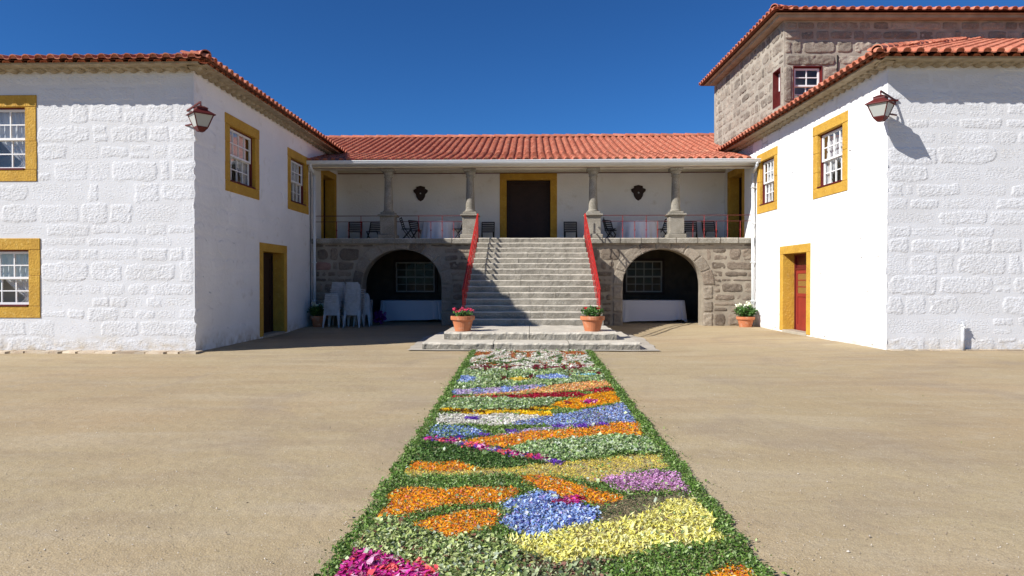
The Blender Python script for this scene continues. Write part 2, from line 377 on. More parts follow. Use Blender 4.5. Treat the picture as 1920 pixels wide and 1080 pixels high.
# ------------------------------------------------------------------ windows and doors (local frame of the wall)
def window(parent, x0, x1, z0, z1, rz, org, fw=.26, rows=4, cols=4, surround=True, cur='tied', inset=.10, name='window', gl='glass'):
    """org: wall frame matrix; outer surround x0..x1,z0..z1"""
    w = x1-x0; h = z1-z0; cx = (x0+x1)/2
    mw = org @ Matrix.Translation((cx, 0, z0))
    mb = MB(); W = w/2; f = fw
    if surround:
        jr_ = random.Random(int(w*1000)+int(z0*77)); mb.bevbox(-W-.01, W+.006, -.024, .3, h-f, h, .009); mb.bevbox(-W+.004, W, -.02, .3, 0, f, .009)
        for sg in (-1, 1):
            n_ = jr_.choice([2, 3]); cuts = [f+.003]+[f+(h-2*f)*(i+jr_.uniform(-.15,.15))/n_ for i in range(1, n_)]+[h-f-.003]
            for a_, b_ in zip(cuts[:-1], cuts[1:]):
                e_ = jr_.uniform(-.008,.008); xa_, xb_ = (-W+e_, -W+f) if sg < 0 else (W-f, W+e_); mb.bevbox(xa_, xb_, -.018+jr_.uniform(-.004,.005), .3, a_+.002, b_-.002, .008)
        win = ob(name, mb.mesh('window_surround', M['yellow']), parent, mw=mw)
    else:
        for q in ((-W,W,h-f,h),(-W,W,0,f),(-W,-W+f,f,h-f),(W-f,W,f,h-f)): mb.box(q[0],q[1],-.01,.25,q[2],q[3])
        win = ob(name, mb.mesh('window_frame', M['redwood' if gl == 'glass' else 'darkdoor']), parent, mw=mw)
    iw = W-f; b = f; t = h-f
    mb = MB(); q = .035; y0, y1 = inset-.02, inset+.16
    mb.box(-iw, -iw+q, y0, y1, b, t); mb.box(iw-q, iw, y0, y1, b, t); mb.box(-iw+q, iw-q, y0, y1, t-q, t); mb.box(-iw+q, iw-q, -.035 if surround else y0, y1, b, b+q)
    part('casing', mb, M['redwood' if gl == 'glass' else 'darkdoor'], win)
    # two sliding sashes
    mid = (b+t)/2; gw = iw-q
    for k, (a, c, yy) in enumerate(((mid-.02, t-q, inset), (b+q, mid+.02, inset+.05))):
        mb = MB(); s = .05; y2 = yy+.045
        mb.box(-gw, -gw+s, yy, y2, a, c); mb.box(gw-s, gw, yy, y2, a, c); mb.box(-gw+s, gw-s, yy, y2, c-s, c); mb.box(-gw+s, gw-s, yy, y2, a, a+s)
        pw = (2*gw-2*s)/cols; ph = (c-a-2*s)/(rows/2); bw = .013
        for i in range(1, cols): mb.box(-gw+s+i*pw-bw, -gw+s+i*pw+bw, yy+.004, y2-.004, a+s, c-s)
        for j in range(1, rows//2):
            for i in range(cols): mb.box(-gw+s+i*pw+bw, -gw+s+(i+1)*pw-bw, yy+.006, y2-.006, a+s+j*ph-bw, a+s+j*ph+bw)
        sh = part('sash', mb, M['sash'] if gl == 'glass' else M['shadesash'], win)
        pm = MB().box(-pw/2, pw/2, -.002, .002, -ph/2, ph/2).mesh('pane', M[gl])
        for i in range(cols):
            for j in range(rows//2):
                po = ob('pane', pm, win, (-gw+s+(i+.5)*pw, yy+.022, a+s+(j+.5)*ph), 0); po.rotation_euler = (random.uniform(-.006,.006), 0, random.uniform(-.006,.006))
    # curtains
    if cur:
        for sg in (-1, 1):
            n, m_ = 40, 24; A, Bv = np.meshgrid(np.linspace(0,1,n), np.linspace(0,1,m_), indexing='ij')
            if cur == 'tied': inner = .98*np.clip((Bv-.10)/.55, 0, 1)**.8+.35*np.clip((.14-Bv)/.14, 0, 1)**.7+.22
            else: inner = np.full_like(Bv, .92)
            X = sg*(iw-.02-A*iw*np.minimum(inner, .98)); Y = inset+.135+.022*np.sin(A*34+2*np.sin(Bv*3))+.02*A*(1-Bv)
            Z = b+.03+(t-b-.06)*Bv
            ob('curtain', gridmesh('curtain', np.stack([X, Y, Z], -1), M['curtain']), win)
    # black panel standing in for the dim room behind
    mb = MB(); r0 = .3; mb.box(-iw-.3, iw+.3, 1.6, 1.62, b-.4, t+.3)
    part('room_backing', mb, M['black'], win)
    return win
def door(parent, x0, x1, z0, z1, org, mt, fw=.24, inset=.45, leafs=1, glazed=False, step=True, frame_m='yellow', label=None, gap=0):
    w = x1-x0; h = z1-z0; W = w/2; mw = org @ Matrix.Translation(((x0+x1)/2, 0, z0))
    mb = MB(); f = fw
    mb.bevbox(-W, W, -.02, .3, h-f, h, .008); mb.bevbox(-W, -W+f, -.018, inset, 0, h-f-.002, .008); mb.bevbox(W-f, W, -.018, inset, 0, h-f-.002, .008)
    mb.box(-W+f, W-f, .3, inset, h-f, h-f+.06)
    d = ob('door', mb.mesh('door_surround', M[frame_m]), parent, mw=mw)
    if label: d['label'] = label
    iw = W-f-.003; H = h-f-.003
    mb = MB(); q = .06; top = H-(.42 if glazed else 0)
    mb.box(-iw, -iw+q, inset-.05, inset+.05, 0, H); mb.box(iw-q, iw, inset-.05, inset+.05, 0, H); mb.box(-iw+q, iw-q, inset-.05, inset+.05, H-q, H)
    if glazed: mb.box(-iw+q, iw-q, inset-.04, inset+.04, top-.05, top); mb.box(-iw+q, iw-q, inset+.0, inset+.02, top, H-q)
    part('door_frame', mb, M['redwood'] if mt != 'darkdoor' else M['darkdoor'], d)
    lw = (2*iw-2*q)/leafs; th = top-(.05 if glazed else q)
    for k in range(leafs):
        a = -iw+q+k*lw; mb = MB(); y = inset-.02; s = .11
        mb.box(a+.001, a+lw-.001, y+.02, y+.05, .01, th)
        mb.box(a+.004, a+s, y, y+.02, .01, th); mb.box(a+lw-s, a+lw-.004, y, y+.02, .01, th)
        rails = [(.01,.22),(.85,.99),(th-s,th)] if not glazed else [(.01,.2),(1.02,1.12),(th-s,th)]
        for (c, e) in rails: mb.box(a+s, a+lw-s, y, y+.02, c, e)
        if not glazed: mb.box(a+lw/2-.05, a+lw/2+.05, y, y+.018, .22, .85)
        if glazed:
            for i in range(1, 2): mb.box(a+lw/2-.015, a+lw/2+.015, y+.004, y+.018, 1.12, th-s)
            for j in range(1, 3): zz = 1.12+(th-s-1.12)*j/3; mb.box(a+s, a+lw-s, y+.005, y+.017, zz-.015, zz+.015)
        lf = part('door_leaf', mb, M[mt], d)
        if glazed: part('pane', MB().box(a+s, a+lw-s, y+.012, y+.019, 1.12, th-s), M['amber'], lf)
        part('handle', MB().bevbox(a+lw-.09 if k == 0 else a+.05, a+lw-.05 if k == 0 else a+.09, y-.04, y, 1.0, 1.12, .006), M['darkdoor'], lf)
    if step: part('threshold', MB().bevbox(-W+f+.003, W-f-.003, -.03, inset-.05, -.12, .03, .01), M['granitelight'], d)
    return d

# ------------------------------------------------------------------ tiled roofs
def tile_mb(p, L):
    mb = MB(); n = 8; prof = []; hh = .078 if p > .275 else .072
    for k in range(n+1): t = math.pi*k/n; prof.append((p*.31*(1-math.cos(t)), hh*math.sin(t)**.9 if 0 < k < n else 0))
    prof += [(p*.74, -.012), (p*.88, -.014), (p*1.02, 0)]
    th = .022; V = []; m = len(prof)
    for (x, z) in prof: V.append((x, 0, z+.018))
    for (x, z) in prof: V.append((x, L, z*.9))
    for (x, z) in prof: V.append((x, 0, z+.018-th))
    for (x, z) in prof: V.append((x, .12, z-th+.012))
    F = [(k, k+1, m+k+1, m+k) for k in range(m-1)]
    mb.add(V, F); mb.add(V[:m]+V[2*m:3*m], [(m+k, m+k+1, k+1, k) for k in range(m-1)]); mb.add(V[2*m:], [(k, m+k, m+k+1, k+1) for k in range(m-1)])
    mb.add([(x, .035, z+.004) for (x, z) in prof[:n+1]], [tuple(range(n+1))])
    return mb
_tm = {}
def roof_plane(roof, o0, ud, vd, ulen, vlen, pitch, expo, keep, maxi, deck=True, deckpoly=None):
    """o0 eave start, ud along eave, vd up the slope (unit vectors); keep(u,v)->bool"""
    key = (pitch, expo)
    if key not in _tm:
        mb = tile_mb(pitch, expo*1.12); _tm[key] = (mb, mb.mesh('roof_tile', M['tile'], False))
        me = _tm[key][1]; k = 11-1+0
        me.polygons.foreach_set('use_smooth', [i < 11 for i in range(len(me.polygons))])
    mb, me = _tm[key]
    ud = Vector(ud).normalized(); vd = Vector(vd).normalized(); nd = ud.cross(vd).normalized()
    if nd.z < 0: nd = -nd
    o0 = Vector(o0); cnt = 0; V = []; F = []; bv = np.array(mb.v); r = random.Random(int(ulen*100))
    nu = int(ulen/pitch+.25); nv = int(math.ceil(vlen/expo))
    flip = ud.cross(vd).z < 0
    for j in range(nv):
        for i in range(nu):
            u = i*pitch; v = j*expo
            if not keep(u+pitch/2, v+expo*.4): continue
            jt = r.uniform(-.006, .006); p = o0+ud*(u+jt)+vd*(v+r.uniform(-.008,.008))+nd*(r.uniform(0,.006))
            A = ud if not flip else ud
            rot = Matrix((ud, vd, nd)).transposed()
            rot = rot @ Matrix.Rotation(r.uniform(-.012,.012), 3, 'Z')
            if cnt < maxi:
                ob('roof_tile', me, roof, mw=Matrix.Translation(p) @ rot.to_4x4())
            else:
                n0 = len(V); V.append(bv @ np.array(rot).T+np.array(p)); F.append(None)
            cnt += 1
    if V:
        nv_ = len(bv); fs = mb.f; allv = np.concatenate(V); allf = [tuple(i+k*nv_ for i in f) for k in range(len(V)) for f in fs]
        m2 = bpy.data.meshes.new('roof_tiles'); m2.from_pydata(allv.tolist(), [], allf); m2.materials.append(M['tile']); m2.update()
        tag(ob('roof_tile_field', m2, roof), kind='stuff')
def caps(roof, a, b, name='ridge_tile', r=.11, L=.42, maxn=60):
    a = Vector(a); b = Vector(b); d = (b-a); n = int(d.length/L); d.normalize()
    mb = MB(); prof = [(r*math.cos(math.pi*k/8), r*.95*math.sin(math.pi*k/8)) for k in range(9)]
    V = [(x*1.12, 0, z*1.12+.01) for x, z in prof]+[(x*.95, L*1.1, z*.95) for x, z in prof]+[(x*.98, 0, z*.98) for x, z in prof]
    mb.add(V, [(k+1, k, 9+k, 10+k) for k in range(8)]); mb.add(V[:9]+V[18:], [(k, k+1, 9+k+1, 9+k) for k in range(8)])
    me = mb.mesh(name, M['tile']); me.polygons.foreach_set('use_smooth', [k < 8 for k in range(len(me.polygons))])
    x = d.cross(Vector((0,0,1))).normalized(); z = x.cross(d); rot = Matrix((x, d, z)).transposed().to_4x4()
    for k in range(n): ob(name, me, roof, mw=Matrix.Translation(a+d*(k*L)) @ rot)

EX = .36
def wing(side, org, rz, label, holes_front, windows_front, w1, w2, dr, ld, sd, tower):
    """local frame: corner at origin, x along the front (towards +-), y back; side=+1 right wing (extends +x), -1 left"""
    H = thing('wing_house', label, 'house', org, rz)
    zt = 6.34; xl = 13*side; yl = 13.0; s = side
    # --- front wall (frame: x right, y inward): rotation 0
    Fr = Matrix.Identity(4)
    x0, x1 = (0, 13) if s > 0 else (-13, 0)
    ops = [(a+.2, b-.2, c+.2, d-.2) for (a, b, c, d) in windows_front]
    fw_ = ob('wall', wall_mesh('front_wall', x0, x1, -.3, zt, ops, M['white'], .3), H); fw_['label'] = 'rough painted stone front wall'
    for (a, b, c, d) in windows_front: window(H, a, b, c, d, 0, Fr)
    sx0, sx1 = (0, 5.2) if s > 0 else (-6.0, 0)
    lay(fw_, sx0, sx1, .02, zt-.02, windows_front, M['whiterough'], sd=sd, hrow=(.24,.50), wst=(.35,1.3), res=.0185, proud=(-.001,.0015), rough=(.0015,.0125), joint=(-.015,.05), rnd=.10, edge=.075, wob=.045, freq=25, lift=True, back=.001)
    # --- inner wall
    if s > 0: Fm = Matrix.Rotation(R(-90), 4, 'Z'); conv = lambda a, b: (-b, -a)
    else: Fm = Matrix.Rotation(R(90), 4, 'Z'); conv = lambda a, b: (a, b)
    u = lambda t: conv(*t[:2])
    ops = []
    for t in (w1, w2): a, b = u(t); ops.append((a+.2, b-.2, t[2]+.2, t[3]-.2, .28))
    a, b = u(dr); ops.append((a+.18, b-.18, dr[2], dr[3]-.18, .3))
    a, b = u(ld); ops.append((a+.18, b-.18, ld[2], ld[3]-.18, .3))
    U0, U1 = conv(0, yl)
    iw = ob('wall', wall_mesh('inner_wall', U0, U1, -.3, zt, ops, M['white_smooth'], .3), H, mw=Fm); iw['label'] = 'smooth whitewashed courtyard wall'
    hl = [(*u(t), t[2], t[3]) for t in (w1, w2, dr, ld)]; lay(iw, *(conv(0, 8.3)), .05, zt-.05, hl, M['white_smooth'], sd=sd+90, hrow=(.32,.5), wst=(.4,1.1), res=.045, proud=(.0,.002), rough=(.003,.011), joint=(.0,.04), rnd=.2, edge=.06, wob=.05, freq=9, lift=True, back=.002)
    for t in (w1, w2): a, b = u(t); window(H, a, b, t[2], t[3], 0, Fm, cur='tied')
    a, b = u(dr)
    door(H, a, b, dr[2], dr[3], Fm, 'reddoor' if s > 0 else 'darkdoor', glazed=s > 0, inset=.38, label='red half-glazed door in ochre surround' if s > 0 else 'dark shaded door in ochre surround')
    a, b = u(ld); door(H, a, b, ld[2], ld[3], Fm, 'darkdoor', inset=.4, step=False, label='dark door onto the upper terrace')
    # --- far walls keep the rooms dark
    mb = MB(); mb.box(min(0,xl)+.0, max(0,xl), yl, yl+.3, -.3, zt); mb.box(xl-.15, xl+.15, .0, yl, -.3, zt); mb.box(*sorted((s*.9, xl)), .9, 1.0, -.3, zt); mb.box(*sorted((s*.9, s*1.0)), .9, yl, -.3, zt)
    part('back_wall', mb, M['white_smooth'], H)
    # --- eave moulding: mortar soffit and scalloped row
    mb = MB(); ovh = .55; zc = zt-.06
    def run(a, b, out):  # a,b along wall, out = outward unit
        a = Vector(a); b = Vector(b); out = Vector(out); d = (b-a).normalized(); n = int((b-a).length/.3)
        pr = [(0,zc+.0),(.08,zc+.01),(.2,zc+.025),(ovh-.14,zc+.035),(ovh-.14,zc+.075),(0,zc+.075)]
        V = []
        for p in (a, b):
            for (o_, z_) in pr: V.append((p.x+out.x*o_, p.y+out.y*o_, z_))
        m_ = len(pr); mb.add(V, [(k, (k+1) % m_, m_+(k+1) % m_, m_+k) for k in range(m_)])
        for k in range(n):
            c = a+d*(k+.5)*.3; V = []; q = 6
            for (o_, sc_, dz_) in ((.02,1,0),(.17,1,.02),(.20,.75,.03)):
                for i in range(q+1):
                    t = math.pi*i/q; V.append((c.x+d.x*math.cos(t)*.115*sc_+out.x*o_, c.y+d.y*math.cos(t)*.115*sc_+out.y*o_, zc+.03+dz_*.5-math.sin(t)*.085*sc_))
            mb.add(V, [(r_*(q+1)+i, r_*(q+1)+i+1, (r_+1)*(q+1)+i+1, (r_+1)*(q+1)+i) for r_ in range(2) for i in range(q)]+[tuple(range(2*(q+1), 3*(q+1)))])
    run((-.3*s, 0, 0), (xl, 0, 0), (0,-1,0)); run((0, -.3, 0), (0, yl, 0), (-s,0,0))
    part('eave_moulding', mb, M['cream'], H)
    # --- roof
    sl = .385 if s > 0 else .27; ze = zt+.045; cs = math.cos(math.atan(sl)); zs = math.sin(math.atan(sl)); e = ovh
    mb = MB(); T = 5.6; hz = lambda t: ze-.02+sl*t
    yb = yl
    mb.add([(-s*e,-e,hz(0)),(xl,-e,hz(0)),(xl,-e+T,hz(T)),(s*(T-e),-e+T,hz(T))], [(0,1,2,3) if s > 0 else (3,2,1,0)])
    mb.add([(-s*e,-e,hz(0)),(s*(T-e),-e+T,hz(T)),(s*(T-e),yb,hz(T)),(-s*e,yb,hz(0))], [(0,1,2,3) if s > 0 else (3,2,1,0)])
    mb.add([(s*(T-e),-e+T,hz(T)),(xl,-e+T,hz(T)),(xl,yb,hz(T)-.3),(s*(T-e),yb,hz(T))], [(0,1,2,3)])
    roof = part('roof', mb, M['tiledeck'], H); roof['label'] = 'orange barrel tile roof'
    VL = (6.35 if tower else 5.7)/cs
    if s > 0: roof_plane(roof, (-e-.02, -e-.03, ze), (1,0,0), (0,cs,zs), 13.4, VL, .28, EX, lambda u_, v_: v_*cs < u_+.12, 130)
    else: roof_plane(roof, (-13, -e-.03, ze), (1,0,0), (0,cs,zs), 13.4+e-.2, VL, .28, EX, lambda u_, v_: v_*cs < (13+e-u_)+.12, 60)
    keep2 = (lambda u_, v_: v_*cs < u_+.12 and (u_ < 6.2 or v_*cs < .62)) if tower else (lambda u_, v_: v_*cs < u_+.12)
    if s > 0: roof_plane(roof, (-e-.03, yb, ze), (0,-1,0), (cs,0,zs), yb+e, VL, .28, EX, (lambda u_, v_: (lambda y_: v_*cs < y_+.12 and (y_ < 6.2 or v_*cs < .62))(yb+e-u_)), 150)
    else: roof_plane(roof, (e+.03, -e-.02, ze), (0,1,0), (-cs,0,zs), yb+e, VL, .28, EX, keep2, 150)
    if s > 0: roof_plane(roof, (-e+.16, -e+.15, ze-.06), (1,0,0), (0,cs,zs), 13.2, .3, .28, EX, lambda u_, v_: True, 20); roof_plane(roof, (-e+.15, yb, ze-.06), (0,-1,0), (cs,0,zs), yb+e-.1, .3, .28, EX, lambda u_, v_: True, 0)
    else: roof_plane(roof, (-13, -e+.15, ze-.06), (1,0,0), (0,cs,zs), 13.4+e-.35, .3, .28, EX, lambda u_, v_: True, 20); roof_plane(roof, (e-.15, -e+.18, ze-.06), (0,1,0), (-cs,0,zs), yb+e-.1, .3, .28, EX, lambda u_, v_: True, 0)
    caps(roof, (-s*(e-.02), -e+.02, ze+.05), (s*(5.6-e), 5.6-e, ze+.05+sl*5.6), 'hip_tile')
    return H

LW = wing(-1, (-7.52, 15.06, 0), 0, 'white two-storey house wing with ochre windows, its courtyard side in shade', [],
    [(-5.62, -3.58, 3.83, 5.76), (-5.55, -3.52, .76, 2.55)], (1.54, 3.62, 3.82, 5.74), (5.85, 7.8, 3.82, 5.72), (3.64, 5.74, .03, 2.66), (9.2, 11.1, 3.04, 5.68), 3, False)
RWR = math.atan(.0307)
RW = wing(1, (7.77, 15.15, 0), RWR, 'white two-storey house wing with bright sunlit courtyard wall and red door', [],
    [], (1.75, 3.65, 3.8, 5.75), (6.13, 7.85, 3.8, 5.75), (3.79, 5.9, .1, 2.63), (9.1, 10.95, 3.04, 5.68), 11, True)

# ------------------------------------------------------------------ tower on the right wing
def tower():
    T = thing('stone_tower', 'square bare granite tower with tiled roof rising behind the sunlit wing', 'tower', (7.77, 15.15, 0), RWR)
    y0, y1, x1 = 5.69, 12.5, 9.0; zb, zt = 5.9, 9.42
    fh = [(.28, 1.16, 6.9, 8.06)]
    f = ob('wall', wall_mesh('tower_front', 0, x1, zb, zt, [(.28,1.16,6.9,8.06)], M['towermortar'], .3), T, mw=Matrix.Translation((0,y0,0)))
    tk = dict(wst=(.35,1.1), res=.03, proud=(.006,.028), rough=(.012,.032), joint=(.02,.055), edge=.04, freq=9, rnd=.14)
    lay(f, .0, 8.2, 7.0, 8.06, [(.26,1.18,6.9,8.06)], M['towerstone'], sd=21, hrow=(.3,.4), **tk); lay(f, 1.62, 8.2, 8.07, 8.4, [], M['towerstone'], sd=23, hrow=(.33,.34), **tk); lay(f, .0, 8.2, 8.41, zt-.02, [], M['towerstone'], sd=22, hrow=(.3,.42), **tk)
    ob('lintel', stone(1.5, .33, .03, .03, .025, 5, M['towerstone'], edge=.04, freq=9), f, (.80, 0, 8.235)); ob('jamb', stone(.24, 1.1, .03, .03, .02, 6, M['towerstone'], edge=.04), f, (.13, 0, 7.5))
    window(T, .28, 1.16, 6.9, 8.06, 0, Matrix.Translation((0,y0,0)), fw=.022, rows=4, cols=2, surround=False, cur=None, inset=.08)
    Fm = Matrix.Translation((0,y0,0)) @ Matrix.Rotation(R(-90), 4, 'Z'); L = y1-y0
    g_ = ob('wall', wall_mesh('tower_side', -L, 0, zb, zt, [(-.84,-.24,6.95,8.1)], M['towermortar'], .3), T, mw=Fm)
    lay(g_, -L, -.0, 6.2, zt-.02, [(-.88,-.2,6.95,8.1)], M['towerstone'], sd=31, hrow=(.22,.5), wst=(.2,.8), res=.03, proud=(.004,.02), rough=(.008,.024), joint=(.02,.08), edge=.04, freq=10, rnd=.25, wob=.04)
    window(T, -.84, -.24, 6.95, 8.1, 0, Fm, fw=.022, rows=4, cols=2, surround=False, cur=None, inset=.16)
    mb = MB(); mb.box(x1, x1+.2, y0, y1, zb, zt); mb.box(0, x1, y1, y1+.2, zb, zt); mb.box(.5, x1, y0+.9, y0+1, zb, zt); mb.box(.9,1,y0+1,y1,zb,zt); part('back_wall', mb, M['towermortar'], T)
    e = .5; sl = .30; ze = zt+.13; cs = math.cos(math.atan(sl)); zs = math.sin(math.atan(sl)); D = (y1-y0)/2+e
    h = lambda t: ze-.02+sl*t
    mb = MB(); a, b, c, d = (-e,y0-e), (x1+e,y0-e), (x1+e,y1+e), (-e,y1+e); p, q = (-e+D, y0-e+D), (x1+e-D, y0-e+D)
    V = [(*a,h(0)),(*b,h(0)),(*c,h(0)),(*d,h(0)),(*p,h(D)),(*q,h(D))]; mb.add(V, [(0,1,5,4),(1,2,5),(2,3,4,5),(3,0,4)])
    so_ = MB().add([(-e+.12,y0-e+.12,ze-.04),(x1+e,y0-e+.12,ze-.04),(x1+e,y1+e,ze-.04),(-e+.12,y1+e-.12,ze-.04)], [(0,3,2,1)]); so_.box(-.25, x1, y0-.25, y0-.01, zt-.0, zt+.085); so_.box(-.25, -.01, y0, y1, zt, zt+.085); part('eave_moulding', so_, M['towermortar'], T)
    roof = part('roof', mb, M['tiledeck'], T)
    roof_plane(roof, (-e-.02, y0-e-.03, ze), (1,0,0), (0,cs,zs), x1+2*e, D/cs, .28, EX, lambda u_, v_: v_*cs < u_+.12 and v_*cs < x1+2*e-u_, 110)
    roof_plane(roof, (-e-.03, y1+e, ze), (0,-1,0), (cs,0,zs), y1-y0+2*e, D/cs, .28, EX, lambda u_, v_: v_*cs < u_ and v_*cs < y1-y0+2*e-u_+.12, 110)
    caps(roof, (-e+.02, y0-e+.02, ze+.05), (*p, h(D)+.07), 'hip_tile'); caps(roof, (*p, h(D)+.06), (*q, h(D)+.06))
tower()

# ------------------------------------------------------------------ loggia house (centre)
LG = thing('loggia_house', 'central white house with columned terrace, arches and long tiled roof', 'house', (0, 23.3, 0))
XL, XR = -7.52, 7.52
FZ = 3.04
AR = [(-4.44, 1.37), (4.46, 1.35)]; SPR = 1.45; RISE = 1.22
def arch_hw(a, add=0):
    def f(z):
        if z <= SPR: return a+add
        t = (z-SPR)/(RISE+add)
        return (a+add)*math.sqrt(max(0, 1-t*t)) if t < 1 else 0
    return f
# mortar wall with two arched holes
mb = MB(); ztw = 2.87
xs = [XL, AR[0][0]-AR[0][1]]
def quad(x0, x1, za, zb, zc, zd): mb.add([(x0,0,za),(x1,0,zb),(x1,0,zc),(x0,0,zd)], [(0,1,2,3)])
quad(XL, AR[0][0]-AR[0][1], -.3, -.3, ztw, ztw); quad(AR[0][0]+AR[0][1], AR[1][0]-AR[1][1], -.3, -.3, ztw, ztw); quad(AR[1][0]+AR[1][1], XR+.05, -.3, -.3, ztw, ztw)
for (c, a) in AR:
    n = 32; P = [(c+a*math.cos(math.pi*k/n), SPR+RISE*math.sin(math.pi*k/n)) for k in range(n+1)][::-1]
    for p, q in zip(P[:-1], P[1:]): quad(p[0], q[0], p[1], q[1], ztw, ztw)
    P = [(c-a, -.3)]+P+[(c+a, -.3)]
    for p, q in zip(P[:-1], P[1:]): mb.add([(p[0],0,p[1]),(p[0],.62,p[1]),(q[0],.62,q[1]),(q[0],0,q[1])], [(0,3,2,1)])
tw = part('wall', mb, M['mortar'], LG); tw['label'] = 'brown rubble stone wall with two round arches'
hwf = [(c, arch_hw(a, .34)) for (c, a) in AR]+[(0, lambda z: 1.75)]
lay(tw, XL, XR, .03, 2.86, [], M['stone'], hrow=(.16,.5), wst=(.18,.95), joint=(.012,.07), res=.03, proud=(.002,.022), rough=(.008,.022), sd=54, rnd=.17, edge=.045, halfw=hwf, alt=(M['stonered'], .05), wob=.03, freq=10)
for ai, (c, a) in enumerate(AR):
    n = 9
    for k in range(n):      # voussoirs
        t0 = math.pi*(k/n); t1 = math.pi*((k+1)/n); wd_ = .33+.03*((k*7) % 3)
        def mp(U, V, t0=t0, t1=t1, wd_=wd_, c=c, a=a):
            th = t0+(t1-t0)*(U/1.0+.5); rr = V/1.0+.5
            ra = a+.004+wd_*rr; rb = RISE+.004+wd_*rr
            return c-ra*np.cos(th), SPR+rb*np.sin(th)
        me = stone(.97, .985, .045, .022, .012, 300+k+ai*40, M['archstone'] if (k*3+ai) % 5 else M['stone'], round_=.03, edge=.04, mapf=mp, wob=.01, freq=8)
        ob('arch_stone', me, tw)
    for sg in (-1, 1):
        z = .02; k = 0
        while z < SPR-.05:
            h = [.5,.42,.5][k % 3]; h = min(h, SPR-z); w = .36+.2*((k+ai+(sg > 0)) % 2)*0
            ob('jamb_stone', stone(.335, h-.03, .03, .022, .018, 400+k+ai*17+sg, M['archstone'], round_=.05, edge=.03), tw, (c+sg*(a+.172), 0, z+h/2)); z += h; k += 1
# undercroft room
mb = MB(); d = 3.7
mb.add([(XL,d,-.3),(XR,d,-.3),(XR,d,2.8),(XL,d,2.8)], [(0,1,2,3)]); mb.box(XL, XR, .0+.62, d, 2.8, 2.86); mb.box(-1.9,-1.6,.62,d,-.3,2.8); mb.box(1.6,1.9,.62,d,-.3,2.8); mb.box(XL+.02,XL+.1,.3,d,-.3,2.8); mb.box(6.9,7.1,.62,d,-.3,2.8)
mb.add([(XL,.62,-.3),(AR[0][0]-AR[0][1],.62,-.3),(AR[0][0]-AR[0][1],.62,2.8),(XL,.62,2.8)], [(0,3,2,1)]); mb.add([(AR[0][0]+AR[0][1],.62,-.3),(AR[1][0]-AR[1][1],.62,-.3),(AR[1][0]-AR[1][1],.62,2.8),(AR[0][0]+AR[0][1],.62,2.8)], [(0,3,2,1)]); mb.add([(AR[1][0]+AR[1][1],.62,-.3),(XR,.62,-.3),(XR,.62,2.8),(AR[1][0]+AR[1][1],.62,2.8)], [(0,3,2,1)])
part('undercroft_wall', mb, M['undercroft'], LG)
for (a, b, c, d_) in ((-5.45,-3.72,1.05,2.42), (3.62,5.22,1.05,2.46)):
    window(LG, a, b, c, d_, 0, Matrix.Translation((0, 3.62, 0)), fw=.06, rows=4, cols=4, surround=False, cur=None, inset=-.05, gl='dimglass')
# terrace edge slabs
def rough_slab(w, dp, h, sd, m, res=.045, amp=.006, nose=.02):
    n = max(3, int(w/res)); pr = [(0,-h),(0,-h*.66),(0,-h*.33),(0,-nose*1.1),(nose*.3,-nose*.3),(nose*1.1,0)]+[(dp*k/6, 0) for k in range(1, 7)]
    P = np.zeros((n, len(pr), 3)); xs_ = np.linspace(0, w, n)
    for j, (y, z) in enumerate(pr):
        P[:, j, 0] = xs_; fr = 1 if j < 5 else .25
        P[:, j, 1] = y+amp*1.6*fbm(xs_*9+sd, np.full(n, z*9+sd*.3), 3, sd % 7)*fr+(amp*vn(xs_*1.3+sd, np.zeros(n), 3) if j < 6 else 0); P[:, j, 2] = z+(amp*fbm(xs_*3+sd, np.full(n, y*6.), 2, (sd+2) % 7) if j >= 3 else 0)
    mb = MB().grid(P); q = len(pr)
    V = P[0].tolist()+[(0,dp,-h)]; mb.add(V, [tuple(range(q+1))]); V = P[-1].tolist()+[(w,dp,-h)]; mb.add(V, [tuple(range(q+1))[::-1]])
    mb.add([P[0,0],P[-1,0],(w,dp,-h),(0,dp,-h)], [(0,1,2,3)])
    me = mb.mesh('slab', m, False)
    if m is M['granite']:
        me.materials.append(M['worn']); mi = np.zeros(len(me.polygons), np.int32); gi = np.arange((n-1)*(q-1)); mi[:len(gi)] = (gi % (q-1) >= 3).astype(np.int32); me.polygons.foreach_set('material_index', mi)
    return me
def slabs(parent, x0, x1, y, z, dp, h, n_, sd, m, name='slab', jt=.012, **k):
    # neighbouring blocks of different length
    r = random.Random(sd); cuts = [x0]+sorted(x0+(x1-x0)*(i+r.uniform(-.2,.2))/n_ for i in range(1, n_))+[x1]
    for a, b in zip(cuts[:-1], cuts[1:]): ob(name, rough_slab(b-a-jt, dp, h, sd+int(a*10), m, **k), parent, (a+jt/2, y, z))
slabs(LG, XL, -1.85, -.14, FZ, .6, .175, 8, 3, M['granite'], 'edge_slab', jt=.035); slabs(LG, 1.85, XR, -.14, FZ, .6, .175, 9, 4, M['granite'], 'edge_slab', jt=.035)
part('mortar_bed', MB().box(XL, -1.85, -.12, .4, FZ-.165, FZ-.006).box(1.85, XR, -.12, .4, FZ-.165, FZ-.006), M['mortar'], LG)
part('terrace_floor', MB().box(XL, XR, .3, 3.2, FZ-.14, FZ-.004), M['floor'], LG)
